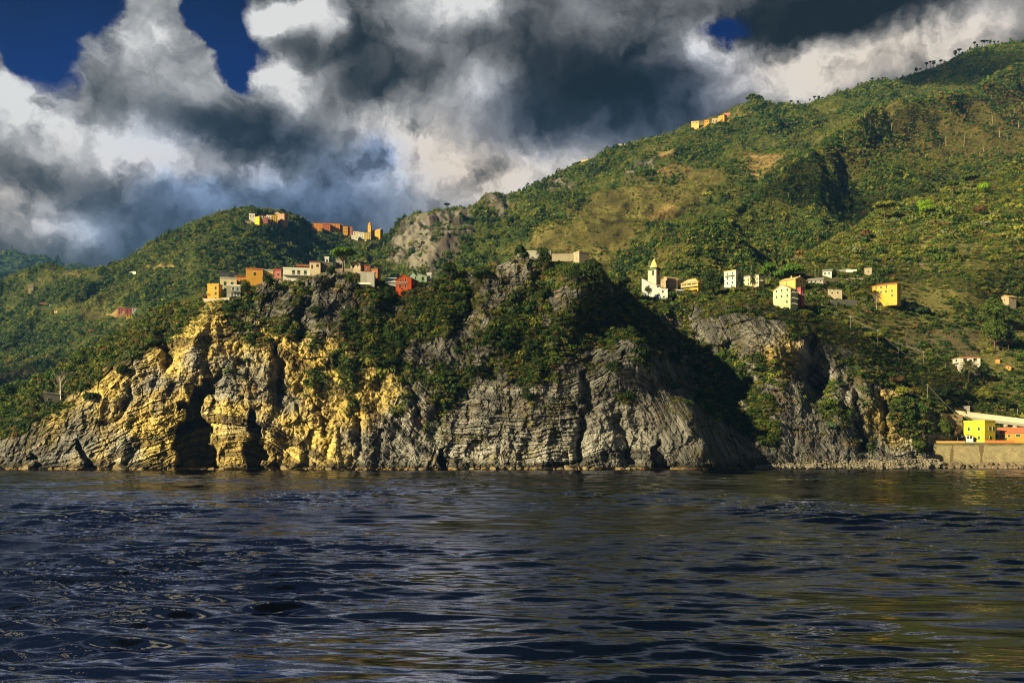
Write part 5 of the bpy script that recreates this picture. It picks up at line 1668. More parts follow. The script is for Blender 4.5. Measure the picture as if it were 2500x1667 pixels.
# ------------------------------------------------------------------ foliage
def leaf_shell(rng, lobes, nfaces, leaf, flat=0.0, jitter=0.55, squash=1.0):
    """leaf-clump quads spread over and inside a set of lobes ((x, y, z, rx, ry, rz), ...)"""
    w = np.array([(l[3] * l[4] * l[5]) ** (2 / 3) for l in lobes])
    pick = rng.choice(len(lobes), nfaces, p=w / w.sum())
    L = np.array(lobes)[pick]
    dv = rng.normal(size=(nfaces, 3))
    dv[:, 2] = np.where(dv[:, 2] < -0.35, -dv[:, 2] * 0.6, dv[:, 2])
    dv /= np.linalg.norm(dv, axis=1)[:, None]
    r = 1 - np.abs(rng.normal(0, .16, nfaces))
    c = L[:, :3] + dv * L[:, 3:6] * r[:, None]
    nr = dv + rng.normal(0, jitter, (nfaces, 3))
    nr /= np.linalg.norm(nr, axis=1)[:, None]
    t = np.cross(nr, rng.normal(size=(nfaces, 3)))
    t /= np.linalg.norm(t, axis=1)[:, None]
    b = np.cross(nr, t)
    s = leaf * rng.uniform(.55, 1.3, (nfaces, 1))
    e = rng.uniform(.5, 1.0, (nfaces, 1))
    q = np.stack([c - t * s, c + b * s * e * .8, c + t * s, c - b * s * e], 1)
    return q.reshape(-1, 3), np.arange(nfaces * 4).reshape(-1, 4)


def crown_lobes(rng, kind='round', n=8):
    out = []
    for i in range(n):
        a = i * 2.4 + rng.uniform(-.4, .4)
        if kind == 'round':
            rr = .58 * math.sqrt((i + .3) / n)
            out.append((rr * math.cos(a), rr * math.sin(a), .55 + rng.uniform(-.25, .3) - .35 * rr, rng.uniform(.28, .48), rng.uniform(.28, .48), rng.uniform(.26, .42)))
        elif kind == 'flat':
            rr = .78 * math.sqrt((i + .3) / n)
            out.append((rr * math.cos(a), rr * math.sin(a), .16 + .10 * (1 - rr) + rng.uniform(-.03, .03), rng.uniform(.26, .36), rng.uniform(.26, .36), rng.uniform(.10, .16)))
        elif kind == 'tall':
            h = (i + .5) / n
            rr = .28 * (1 - h * .6)
            out.append((rr * math.cos(a), rr * math.sin(a), .2 + h * 1.2, .34 * (1.1 - h * .5), .34 * (1.1 - h * .5), .26))
        else:   # low spreading shrub
            rr = .7 * math.sqrt((i + .3) / n)
            out.append((rr * math.cos(a), rr * math.sin(a), .22 + rng.uniform(-.08, .12), rng.uniform(.3, .46), rng.uniform(.3, .46), rng.uniform(.22, .34)))
    return out


def leaf_mat(name, inst=True, col=(.06, .09, .02)):
    m, nt, b = new_mat(name)
    c = nt.attr('tint', 'INSTANCER') if inst else nt.comb(*col) if False else tuple(col)
    g = nt.node('ShaderNodeNewGeometry')
    f = nt.noise(g.outputs['Position'], 0.9, 3, 0.6)
    k = nt.m('ADD', nt.m('MULTIPLY', f, 1.3), 0.35)
    nt.put(b.inputs['Base Color'], nt.vm('SCALE', c, scale=k))
    b.inputs['Roughness'].default_value = 0.7
    b.inputs['Specular IOR Level'].default_value = 0.15
    tr = nt.node('ShaderNodeBsdfTranslucent')
    nt.put(tr.inputs[0], nt.vm('SCALE', c, scale=nt.m('MULTIPLY', k, 1.2)))
    mx = nt.node('ShaderNodeMixShader')
    mx.inputs[0].default_value = 0.22
    nt.l.new(b.outputs[0], mx.inputs[1])
    nt.l.new(tr.outputs[0], mx.inputs[2])
    nt.l.new(mx.outputs[0], m.node_tree.nodes['Material Output'].inputs[0])
    return m


LEAF = leaf_mat('scrub leaves')


def stuff_cover(name, label, pts, scale, tint, kinds, nfaces, leaf, mat=None, seed=0, squash=None):
    """one uncountable cover of crowns: templates live in the mesh itself, geometry nodes stand a copy on every loose point"""
    rng = np.random.default_rng(seed)
    vs, fs, tid = [], [], []
    n0 = 0
    for k, kd in enumerate(kinds):
        q, f = leaf_shell(rng, crown_lobes(rng, kd), nfaces, leaf)
        vs.append(q)
        fs.append(f + n0)
        n0 += len(q)
        tid += [k] * len(q)
    nT = n0
    nP = len(pts)
    V_ = np.concatenate(vs + [pts])
    F_ = np.concatenate(fs)
    me = bpy.data.meshes.new(name)
    me.vertices.add(len(V_))
    me.vertices.foreach_set('co', V_.reshape(-1).astype(np.float32))
    me.loops.add(F_.size)
    me.loops.foreach_set('vertex_index', F_.reshape(-1).astype(np.int32))
    me.polygons.add(len(F_))
    me.polygons.foreach_set('loop_start', np.arange(0, F_.size, 4, dtype=np.int32))

    def fattr(nm, vals, typ='FLOAT'):
        a = me.attributes.new(nm, typ, 'POINT')
        a.data.foreach_set({'FLOAT': 'value', 'INT': 'value', 'FLOAT_COLOR': 'color', 'FLOAT_VECTOR': 'vector'}[typ], np.asarray(vals).reshape(-1))
    fattr('tmpl', np.array(tid + [-1] * nP, np.int32), 'INT')
    sc = np.ones((nT + nP, 3), np.float32)
    sc[nT:] = scale
    fattr('size', sc, 'FLOAT_VECTOR')
    rt = np.zeros((nT + nP, 3), np.float32)
    rt[nT:, 2] = rng.uniform(0, 6.283, nP)
    rt[nT:, :2] = rng.normal(0, .12, (nP, 2))
    fattr('turn', rt, 'FLOAT_VECTOR')
    pk = np.zeros(nT + nP, np.int32)
    pk[nT:] = rng.integers(0, len(kinds), nP)
    fattr('pick', pk, 'INT')
    tc = np.ones((nT + nP, 4), np.float32)
    tc[nT:, :3] = tint
    fattr('tint', tc, 'FLOAT_COLOR')
    me.update(calc_edges=True)
    me.materials.append(mat or LEAF)
    o = link(name, me)
    tag(o, label, kind='stuff')
    ng = bpy.data.node_groups.new(name + ' copies', 'GeometryNodeTree')
    ng.interface.new_socket('Geometry', in_out='INPUT', socket_type='NodeSocketGeometry')
    ng.interface.new_socket('Geometry', in_out='OUTPUT', socket_type='NodeSocketGeometry')
    N, Lk = ng.nodes, ng.links
    gi, go = N.new('NodeGroupInput'), N.new('NodeGroupOutput')

    def named(nm, typ):
        a = N.new('GeometryNodeInputNamedAttribute')
        a.data_type = typ
        a.inputs[0].default_value = nm
        return a.outputs[0]
    tm = named('tmpl', 'INT')

    def same(k):
        c = N.new('FunctionNodeCompare')
        c.data_type = 'INT'
        c.operation = 'EQUAL'
        i = [s for s in c.inputs if s.enabled]
        Lk.new(tm, i[0])
        i[1].default_value = k
        return c.outputs[0]

    def part(k):
        s = N.new('GeometryNodeSeparateGeometry')
        s.domain = 'POINT'
        Lk.new(gi.outputs[0], s.inputs[0])
        Lk.new(same(k), s.inputs[1])
        return s.outputs[0]
    toi = N.new('GeometryNodeGeometryToInstance')
    for k in range(len(kinds)):
        Lk.new(part(k), toi.inputs[0])
    mp = N.new('GeometryNodeMeshToPoints')
    Lk.new(part(-1), mp.inputs[0])
    iop = N.new('GeometryNodeInstanceOnPoints')
    Lk.new(mp.outputs[0], iop.inputs['Points'])
    Lk.new(toi.outputs[0], iop.inputs['Instance'])
    iop.inputs['Pick Instance'].default_value = True
    Lk.new(named('pick', 'INT'), iop.inputs['Instance Index'])
    e2r = N.new('FunctionNodeEulerToRotation')
    Lk.new(named('turn', 'FLOAT_VECTOR'), e2r.inputs[0])
    Lk.new(e2r.outputs[0], iop.inputs['Rotation'])
    Lk.new(named('size', 'FLOAT_VECTOR'), iop.inputs['Scale'])
    Lk.new(iop.outputs[0], go.inputs[0])
    md = o.modifiers.new('copies', 'NODES')
    md.node_group = ng
    return o


def clear_of_houses(p):
    """no crown grows through a house or right before its front"""
    u = 1250 + p[:, 0] / p[:, 1] * F
    v = HOR - (p[:, 2] - EYE) / p[:, 1] * F
    keep = np.ones(len(p), bool)
    for a, b, t, bt, Y in CLEAR:
        m = 3.0 * F / Y
        keep &= ~((u > a - m * .8) & (u < b + m * .8) & (v > t - 2) & (v < bt + m * (.25 if Y < 800 else 1.1)) & (p[:, 1] < Y + 11))
    return keep


def scatter(S, n, mask, seed, rows=None):
    """n random points of a sheet, spread by true area times mask; gives positions and the cells they fall in"""
    rng = np.random.default_rng(seed)
    P = S.P if rows is None else S.P[:rows]
    a = np.linalg.norm(np.cross(P[1:, :-1] - P[:-1, :-1], P[:-1, 1:] - P[:-1, :-1]), axis=-1)
    w = (a * mask[:P.shape[0] - 1, :-1]).reshape(-1)
    c = np.cumsum(w)
    idx = np.searchsorted(c, rng.uniform(0, c[-1], n))
    j, i = np.divmod(idx, P.shape[1] - 1)
    s, t = rng.uniform(size=(2, n, 1))
    p = P[j, i] * (1 - s) * (1 - t) + P[j, i + 1] * s * (1 - t) + P[j + 1, i] * (1 - s) * t + P[j + 1, i + 1] * s * t
    k = clear_of_houses(p)
    return p[k], j[k], i[k], rng


GREENS = np.array([(.020, .040, .010), (.036, .070, .013), (.074, .104, .018), (.128, .140, .022), (.17, .175, .030), (.10, .085, .026), (.15, .090, .026), (.12, .135, .075)])


def shade(rng, n, w):
    c = GREENS[rng.choice(len(GREENS), n, p=np.array(w) / np.sum(w))] * 1.15
    return c * rng.uniform(.75, 1.3, (n, 1))


def wood(name, label, S, n, size, seed, w0, w1, kinds=('round', 'round', 'tall', 'low'), nf=90, leaf=.17):
    rows = S.nt + 3
    p, j, i, rng = scatter(S, n, S.dens, seed, rows)
    n = len(p)
    k = S.k[j, i]
    big = sstep(-.1, .5, k + rng.normal(0, .25, n))
    sc = size * (0.55 + .75 * big) * rng.lognormal(0, .28, n) * np.where(S.low[j, i] > 0, .48, 1)
    t0, t1 = shade(rng, n, w0), shade(rng, n, w1)
    sel = rng.uniform(size=n) < big
    tint = np.where(sel[:, None], t1, t0)
    md = S.low[j, i] > 0
    tint = np.where(md[:, None], shade(rng, n, (0, .2, .8, 1.4, 1.2, .9, .12, .5)), tint)
    br = S.dirt[j, i] > 0
    tint = np.where(br[:, None] & (rng.uniform(size=n) < .4)[:, None], shade(rng, n, (1, 1, 0, 0, 0, 2, 1.2, 0)), tint)
    p[:, 2] -= sc * .15
    s3 = np.stack([sc, sc, sc * rng.uniform(.75, 1.15, n)], -1)
    return stuff_cover(name, label, p, s3, tint, kinds, nf, leaf, seed=seed + 1)


wood('forest', 'wooded cover of the green hill below its bright village', west, 76000, 3.1, 301, (0, .5, 2, 2.4, .9, .25, .04, .15), (2, 2, 1, .2, 0, .05, .03, 0))
wood('forest', 'wooded cover of the mountain under the dark clouds', ridge, 120000, 3.5, 311, (0, .5, 2, 2.2, .8, .3, .07, .15), (2, 2, 1, .2, 0, .05, .05, 0))
wood('forest', 'dark scrub cover of the spur under the burnt pines', spur, 100000, 2.7, 321, (.2, .8, 2, 2, .9, .4, .12, .1), (2, 2, 1, .3, .1, .25, .12, 0))
wood('forest', 'hazy wooded cover of the blue hill beyond the bay', far, 9000, 9.0, 331, (1, 1, 1, .5, 0, 0, 0, 0), (2, 2, 1, 0, 0, 0, 0, 0), nf=60, leaf=.2)


def near_cover():
    rows = near.nt + 4
    up = sstep(700, 600, near.Vf)
    # scrub of the cliffs and slope
    p, j, i, rng = scatter(near, 33000, veg * (1 + .3 * up), 341, rows)
    v_, u_ = near.Vf[j, i], near.Uf[j, i]
    n = len(p)
    k = n_s[j, i] + rng.normal(0, .25, n)
    sc = (1.15 + 1.0 * sstep(-.2, .6, k)) * rng.lognormal(0, .33, n) * np.where((v_ < 640) & (u_ > 1900), 1.75, 1.0)
    dark = rng.uniform(size=n) < (.30 + .5 * sstep(0, .5, k))
    dark &= ~((v_ < 665) & (u_ > 1930) & (rng.uniform(size=n) < .7))
    tint = np.where(dark[:, None], shade(rng, n, (2.4, 2, .6, .1, 0, .3, .1, .1)), shade(rng, n, (.4, 1, 1.4, 1.3, .8, .9, .12, .4)))
    s3 = np.stack([sc, sc, sc * rng.uniform(.7, 1.1, n)], -1)
    p[:, 2] -= sc * .2
    stuff_cover('scrub', 'evergreen scrub growing over the cliff and the slope', p, s3, tint, ('round', 'low', 'round', 'round'), 130, .15, seed=342)
    # small tufts, euphorbia and dry grass in the rock
    msk = (0.10 + .9 * grass) * sstep(1105, 1060, near.Vf) * rocky + .25 * veg + .5 * (terr > 0)
    p, j, i, rng = scatter(near, 22000, msk, 351, rows)
    n = len(p)
    sc = rng.lognormal(math.log(.55), .40, n)
    tint = shade(rng, n, (.8, 1.2, .8, .7, .7, 2.2, .8, 1.0))
    s3 = np.stack([sc, sc, sc * rng.uniform(.6, 1.2, n)], -1)
    stuff_cover('undergrowth', 'dry tufts and small green plants rooted in the rock', p, s3, tint, ('low', 'round'), 36, .28, seed=352)


near_cover()
# ------------------------------------------------------------------ single trees and shrubs
PINEG = leaf_mat('pine needles', False, (.062, .125, .014))
DARKG = leaf_mat('dark oak leaves', False, (.022, .040, .011))
BRIGHT = leaf_mat('bright spring green leaves', False, (.16, .27, .012))
MIDG = leaf_mat('mid green leaves', False, (.060, .090, .016))
YELG = leaf_mat('yellow green leaves', False, (.16, .17, .028))
RUSTG = leaf_mat('rusty leaves', False, (.105, .068, .028))
PALMG = leaf_mat('palm leaves', False, (.095, .105, .022))
AGAVE = leaf_mat('grey green agave leaves', False, (.10, .15, .085))


def crown_mesh(kind, seed, size, nfaces, leaf, mat, lobes=None, parent=None, z=0.0, name='crown'):
    rg = np.random.default_rng(seed)
    lb = np.array(lobes or crown_lobes(rg, kind, 24 if kind == 'flat' else 12))
    sz = np.array(size)
    lb = np.concatenate([lb[:, :3] * sz, lb[:, 3:6] * sz], 1)
    q, f = leaf_shell(rg, lb.tolist(), nfaces, leaf * (sz[0] + sz[1] + min(sz[2], 1.3 * sz[0])) / 3)
    q = q + np.array((0, 0, z))
    b = MB()
    b.v, b.f = q.tolist(), [tuple(k) for k in f]
    return b.build(name, mat, parent)


def tree(name, label, u, vb, Y, h, w, mat, kind='round', trunk=.3, seed=1, group=None, nf=500, leaf=.12, ch=None, S=None, lean=0.0, cat='tree', tr=None, limbs=4, bark=None):
    """h, w in metres; ch: height of the crown alone"""
    p = at(u, vb, Y)
    root = empty(name, p, label, cat, group)
    ch = ch or h * .75
    z0 = h - ch * (1.0 if kind != 'flat' else .34)
    tr = tr or max(.12, h * .022)
    m = MB()
    top = (lean * h * .5, 0, z0 + ch * .12)
    m.tube([(0, 0, -1.5), (lean * h * .1, 0, h * .25), (lean * h * .3, .1, (h * .25 + z0) / 2 + .1), top], [tr * 1.25, tr, tr * .85, tr * .7], 7)
    rg = random.Random(seed)
    for k in range(limbs):
        a = k * 6.283 / max(limbs, 1) + rg.uniform(-.5, .5)
        e = (top[0] + math.cos(a) * w * .30, math.sin(a) * w * .30, z0 + ch * (.20 if kind == 'flat' else .45))
        st = (top[0] * .8, 0, z0 - (h * .12 if z0 > h * .3 else 0))
        mid = tuple((s_ + e_) / 2 + q_ for s_, e_, q_ in zip(st, e, (0, 0, .12 * w * .3)))
        m.tube([st, mid, e], [tr * .55, tr * .4, tr * .2], 5)
    m.build('trunk', bark or BARK, root, True)
    c = crown_mesh(kind, seed, (w / 2 / .95, w / 2 / .95, ch if kind != 'flat' else ch), nf, leaf, mat, parent=root, z=z0)
    c.location.x = top[0]
    return root


def px_tree(name, label, u, vt, vb, wpx, mat, kind='round', S=near, fwd=0.0, dist=None, **kw):
    Y = (dist or S.dist(u, vb)) - fwd
    s = Y / F
    return tree(name, label, u, vb, Y, (vb - vt) * s, wpx * s, mat, kind, **kw)


# the umbrella pine of the headland village
px_tree('umbrella_pine', 'big umbrella pine with wide flat crown over the headland village', 838, 608, 661, 62, PINEG, 'flat', fwd=2.5, nf=4200, leaf=.06, ch=15, seed=5, tr=.5, limbs=6, lean=-.05)
# the pines behind the yellow house and the dark tree by the church
px_tree('pine_tree', 'smaller of the two dark green pines above the lime green house', 1876, 643, 676, 46, PINEG, 'round', nf=1500, leaf=.09, ch=6.5, seed=6, fwd=2)
px_tree('pine_tree', 'wider of the two dark green pines above the lime green house', 1927, 645, 681, 80, PINEG, 'round', nf=2600, leaf=.07, ch=8, seed=7, fwd=3)
px_tree('pine_tree', 'dark pine with broad crown next to the church', 1517, 669, 712, 58, DARKG, 'round', dist=575, nf=1900, leaf=.08, seed=8)
px_tree('oak_tree', 'dark evergreen tree between the low yellow house and the apartment house', 1742, 662, 718, 58, DARKG, 'round', nf=1900, leaf=.08, seed=9, fwd=6, ch=13)
px_tree('oak_tree', 'dark evergreen tree in front of the long pale wing', 1838, 670, 706, 26, DARKG, 'tall', nf=900, leaf=.10, seed=10, fwd=6, ch=8)
px_tree('oak_tree', 'small dark tree at the foot of the apartment house', 1805, 680, 710, 26, DARKG, 'tall', nf=900, leaf=.10, seed=11, fwd=6, ch=7)
px_tree('oak_tree', 'grey green bush tree before the white church', 1583, 698, 720, 20, MIDG, 'round', nf=900, leaf=.10, seed=12, dist=586, ch=5)
px_tree('oak_tree', 'round dark oak alone on the ridge between the mint houses and the headland top', 1099, 641, 684, 44, DARKG, 'round', nf=2200, leaf=.08, seed=13, fwd=3, ch=8)
px_tree('oak_tree', 'dark tree on the outer edge of the headland top', 1275, 598, 644, 44, DARKG, 'round', nf=1900, leaf=.08, seed=14, fwd=2, ch=8)
px_tree('oak_tree', 'dark tree between the broken walls of the headland top', 1326, 606, 660, 44, DARKG, 'round', nf=1900, leaf=.08, seed=15, fwd=5, ch=9)
px_tree('oak_tree', 'wide dark tree overhanging the headland edge below the stone tower', 1448, 634, 700, 66, DARKG, 'round', nf=2600, leaf=.07, seed=16, fwd=5, ch=12)
px_tree('oak_tree', 'dark bush hanging under the broken wall of the headland', 1405, 646, 690, 46, DARKG, 'round', nf=1800, leaf=.08, seed=17, fwd=6, ch=8)
px_tree('oak_tree', 'low dark trees edge on the headland crest', 1180, 652, 676, 60, DARKG, 'low', nf=1800, leaf=.08, seed=18, fwd=2, ch=4.5)
px_tree('oak_tree', 'green bush tree between the cream house and the wide yellow house', 598, 684, 716, 30, MIDG, 'round', nf=1200, leaf=.09, seed=19, fwd=5, ch=6)
px_tree('oak_tree', 'dark bush before the yellow wing and pink house', 655, 668, 700, 34, DARKG, 'round', nf=1400, leaf=.09, seed=20, fwd=5, ch=6)
px_tree('oak_tree', 'dark bush leaning below the umbrella pine', 808, 648, 676, 30, DARKG, 'round', nf=1300, leaf=.09, seed=21, fwd=5, ch=5.5)
px_tree('oak_tree', 'light green bush on the rock under the pine terrace', 852, 670, 690, 26, MIDG, 'round', nf=1000, leaf=.10, seed=22, fwd=6, ch=4)
px_tree('oak_tree', 'small dark shrub between the ochre house and the stone fronted house', 546, 711, 732, 16, DARKG, 'round', nf=700, leaf=.11, seed=23, fwd=4, ch=4)
# bright crowns of the lit spur
px_tree('round_tree', 'bigger of two vivid lime green round trees on the lit slope', 2257, 486, 526, 45, BRIGHT, 'round', nf=2400, leaf=.07, seed=30, ch=12, fwd=4)
px_tree('round_tree', 'smaller vivid green round tree up on the spur crest', 2402, 446, 474, 34, BRIGHT, 'round', nf=1600, leaf=.09, seed=31, ch=9, fwd=4)
px_tree('pine_tree', 'yellow green spreading pine on the lit slope under the lime tree', 2160, 495, 540, 54, YELG, 'flat', nf=2200, leaf=.07, seed=32, ch=15, fwd=4)
px_tree('pine_tree', 'pale pine with open crown behind the smaller lime tree', 2370, 427, 470, 42, MIDG, 'flat', nf=1500, leaf=.08, seed=33, ch=16, fwd=2)
px_tree('pine_tree', 'slim pale pine between the two lime green trees', 2326, 444, 484, 30, MIDG, 'flat', nf=1100, leaf=.09, seed=34, ch=14, fwd=2)
px_tree('pine_tree', 'slim leaning pine just above the bigger lime tree', 2280, 462, 500, 24, MIDG, 'flat', nf=900, leaf=.10, seed=35, ch=13, fwd=2, lean=.12)
px_tree('oak_tree', 'broad dense green tree between the stone terraces and the cottage', 2420, 724, 800, 74, MIDG, 'round', nf=3600, leaf=.06, seed=36, ch=17, fwd=2)
px_tree('oak_tree', 'bushy green tree growing right below the broad one by the terraces', 2428, 776, 850, 66, MIDG, 'round', nf=3200, leaf=.06, seed=136, ch=17, fwd=5)
px_tree('oak_tree', 'dark lower tree beside the tall green mass by the terraces', 2462, 790, 850, 50, DARKG, 'round', nf=2200, leaf=.07, seed=37, ch=13, fwd=4)
px_tree('oak_tree', 'green tree before the yellow harbour house', 2305, 1022, 1078, 48, MIDG, 'round', nf=2000, leaf=.07, seed=38, dist=540, ch=9)
px_tree('oak_tree', 'dry brown bush beside the yellow harbour house', 2338, 1040, 1078, 26, RUSTG, 'round', nf=900, leaf=.10, seed=39, dist=539, ch=6)
px_tree('oak_tree', 'olive tree in front of the white villa', 2402, 890, 920, 40, DARKG, 'round', nf=1500, leaf=.08, seed=40, fwd=6, ch=6)
px_tree('oak_tree', 'rusty autumn tree on the lit slope', 2392, 500, 528, 44, RUSTG, 'round', nf=1300, leaf=.08, seed=41, fwd=2, ch=8)
px_tree('oak_tree', 'rusty bush tree above the lit fields', 2112, 560, 586, 30, RUSTG, 'round', nf=1000, leaf=.10, seed=42, fwd=2, ch=6)

# shrubs of the cliff that stand out one by one
SHRUB = [(300, 905, 46, DARKG, 'dark round shrub on the sunlit nose of the headland'), (228, 968, 56, DARKG, 'dark low shrub above the pale ledges of the headland'), (368, 838, 40, MIDG, 'bright green shrub on the shoulder over the yellow rock'),
         (395, 800, 34, YELG, 'yellow green prickly shrub at the top of the yellow rock'), (330, 850, 34, MIDG, 'green shrub above the dark cleft of the yellow rock'), (560, 905, 32, MIDG, 'green shrub in the middle of the yellow beds'), (604, 880, 22, DARKG, 'small dark shrub by the crack of the yellow rock'),
         (655, 830, 34, MIDG, 'green shrub on the grey ledge under the pink house'), (770, 760, 44, DARKG, 'dark shrub in the gully under the cream square house'), (860, 800, 40, DARKG, 'dark shrub halfway down under the pine terrace'), (950, 730, 46, DARKG, 'dark shrub hanging right under the bright red house'), (960, 880, 48, DARKG, 'dark shrub over the slanted slabs'),
         (1035, 700, 30, MIDG, 'green shrub on the edge beside the mint green houses'), (1290, 740, 44, MIDG, 'green shrub in the steep rock under the headland top'), (1250, 760, 30, AGAVE, 'grey green agave clump under the headland top'), (1345, 690, 38, AGAVE, 'grey green agave clump on the lip of the headland top'), (1330, 720, 52, DARKG, 'dark shrub on the steep rock below the broken walls'),
         (1230, 840, 60, DARKG, 'wide dark shrub in the diagonal green belt'), (1300, 860, 62, DARKG, 'wide dark shrub at the upper end of the green belt'), (1160, 900, 54, DARKG, 'dark shrub at the lower end of the green belt'), (1290, 970, 46, DARKG, 'lone dark shrub on the bare grey rock'), (1395, 770, 34, MIDG, 'green shrub on the grey rib'), (1500, 900, 56, DARKG, 'dark shrub on the rib over the grey pillar'),
         (1530, 965, 50, DARKG, 'dark shrub low on the grey pillar'), (1640, 880, 70, DARKG, 'big dark shrub spilling over the shadow gully'), (1560, 860, 66, DARKG, 'big dark shrub at the head of the shadow gully'), (1700, 905, 50, DARKG, 'dark shrub inside the shadow gully'), (1800, 760, 60, MIDG, 'pale green shrub at the cove edge under the lime green house'), (1880, 775, 40, YELG, 'yellow green shrub on the overhang under the lime green house'),
         (2030, 985, 56, MIDG, 'green shrub on the buttress over the cove'), (2050, 940, 40, DARKG, 'dark shrub in the cleft of the buttress'), (1990, 900, 34, MIDG, 'green shrub in the cleft between two buttresses'), (2030, 1040, 34, AGAVE, 'grey green agave clump low on the buttress'), (2090, 900, 28, AGAVE, 'grey green agave clump on the ridge of the buttress'), (2200, 960, 50, YELG, 'dry yellow green shrub over the tan rock'), (2180, 930, 60, RUSTG, 'dry brown shrub over the tan rock'),
         (2300, 960, 60, DARKG, 'dark shrub in the hollow above the viaduct'), (2340, 960, 54, DARKG, 'dark shrub behind the viaduct end'), (2400, 965, 54, YELG, 'yellowish shrub on the bank over the viaduct'), (2455, 985, 40, DARKG, 'dark shrub on the bank behind the orange house'), (2240, 1090, 44, MIDG, 'green shrub at the cliff foot beside the sea wall'), (2130, 820, 56, YELG, 'pale reeds clump on the slope'), (2040, 700, 40, DARKG, 'dark shrub near the ruined stone hut'), (2250, 760, 50, DARKG, 'dark shrub on the terraces below the yellow villa')]
for i, (u_, v_, w_, m_, lab) in enumerate(SHRUB):
    Y = near.dist(u_, v_) - 2.0
    s_ = Y / F
    p_ = at(u_, v_, Y)
    root = empty('shrub', p_, lab, 'shrub', 'single shrubs of the cliff')
    wm_ = w_ * s_ / 2
    MB().tube([(0, 1.5, -1.5), (0, .3, -.2), (0, 0, wm_ * .5)], [.16, .12, .05], 5).build('stem', BARK, root)
    crown_mesh(('round', 'low')[i % 2], 500 + i, (wm_, wm_, wm_ * (.95 if i % 2 == 0 else 1.2)), int(500 + w_ * 22), .10, m_, parent=root, z=-wm_ * .35)


def palm(label, u, vb, vc, rpx, S=near, fwd=2.0, seed=1):
    Y = S.dist(u, vb) - fwd
    s = Y / F
    p = at(u, vb, Y)
    root = empty('palm_tree', p, label, 'palm', 'palm trees')
    h = (vb - vc) * s
    r = rpx * s
    MB().tube([(0, 0, -1.5), (.1, 0, h * .5), (0, 0, h)], [.42, .34, .38], 8).build('trunk', BARK, root, True)
    rg = random.Random(seed)
    b = MB()
    for k in range(40):
        a = k * 2.399
        el = R(80 - 105 * (k / 40) ** .8)
        pts = []
        for i in range(9):
            t = i / 8
            d_ = r * t
            pts.append(Vector((math.cos(a) * d_ * math.cos(el) , math.sin(a) * d_ * math.cos(el), h + d_ * math.sin(el) - r * .50 * t * t)))
        for i in range(1, 9):
            q = pts[i]
            dr = (pts[i] - pts[i - 1]).normalized()
            sd = dr.cross(Vector((0, 0, 1))).normalized()
            for sg in (-1, 1):
                ln = r * .20 * math.sin(math.pi * (i / 8) ** .8 * .93 + .1)
                tip = q + sd * sg * ln + dr * ln * .5 - Vector((0, 0, ln * .35))
                w2 = dr * r * .055
                b.add([q - w2, q + w2, tip], [(0, 1, 2)])
    b.build('crown', PALMG, root)


palm('fan of a palm growing in front of the white villa', 2365, 930, 893, 32, seed=3)
palm('dry looking palm beside the yellow villa on the terraces', 2117, 726, 704, 22, seed=4)
palm('small palm in the scrub by the ruined stone hut', 2030, 718, 700, 14, seed=5, fwd=4)

# ---- bare tree beside the hut


def dead_tree(name, label, u, vt, vb, S, mat, group=None, branches=14, fwd=1.0, seed=1, spread=.35, cat='tree', lean=0.0, r=None):
    Y = S.dist(u, vb) - fwd
    s = Y / F
    p = at(u, vb, Y)
    h = (vb - vt) * s
    root = empty(name, p, label, cat, group)
    rg = random.Random(seed)
    r = r or h * .018
    MB().tube([(0, 0, -1), (lean * h * .5, 0, h * .5), (lean * h, 0, h)], [r * 1.3, r, r * .4], 5).build('trunk', mat, root)
    if branches:
        b = MB()
        for k in range(branches):
            z = h * rg.uniform(.25, .9)
            a = rg.uniform(0, 6.28)
            ln = h * spread * rg.uniform(.5, 1.1)
            st = (lean * z, 0, z)
            md = (st[0] + math.cos(a) * ln * .5, math.sin(a) * ln * .5, z + ln * .45)
            b.tube([st, md, (st[0] + math.cos(a) * ln * .8, math.sin(a) * ln * .8, z + ln)], [r * .5, r * .35, r * .12], 4)
            b.tube([md, (md[0] + math.cos(a + 1) * ln * .3, md[1] + math.sin(a + 1) * ln * .3, md[2] + ln * .4)], [r * .3, r * .1], 4)
        b.build('branches', mat, root)
    return root


dead_tree('bare_tree', 'leafless grey tree beside the dark hut on the slope', 146, 918, 968, near, PALEB, branches=30, seed=3, spread=.5, fwd=3)
dead_tree('bare_tree', 'leafless brown tree by the yellow villa', 2140, 722, 752, near, PALEB, branches=22, seed=4, spread=.5, fwd=3)
dl = random.Random(12)
for i, (u_, v_) in enumerate([(2110, 300), (2126, 318), (2150, 300), (2176, 320), (2205, 318), (2216, 340), (2232, 330), (2246, 352), (2262, 336), (2281, 342), (2295, 370), (2311, 362), (2322, 392), (2340, 348), (2352, 366), (2366, 402), (2385, 340), (2402, 380), (2424, 300), (2440, 330), (2459, 350), (2476, 290), (2488, 316), (2362, 410), (2391, 404), (2412, 420), (2436, 395), (2300, 300), (2340, 280), (2420, 262), (2465, 240), (2060, 345)]):
    dead_tree('burnt_trunk', 'bare pale trunk of a burnt pine on the brown slope', u_, v_ - dl.uniform(14, 34), v_ + 4, spur, PALEB, 'burnt pine trunks on the spur', branches=3, seed=i, spread=.12, r=.30, lean=dl.uniform(-.10, .10))
dead_tree('fallen_trunk', 'bleached trunk leaning crosswise on the brown slope', 2114, 352, 366, spur, PALEB, None, branches=4, seed=50, spread=.2, lean=-.8, r=.35)
dead_tree('fallen_trunk', 'bleached forked trunk on the light meadow of the spur', 2105, 290, 302, spur, PALEB, None, branches=5, seed=51, spread=.3, lean=-.6, r=.35)

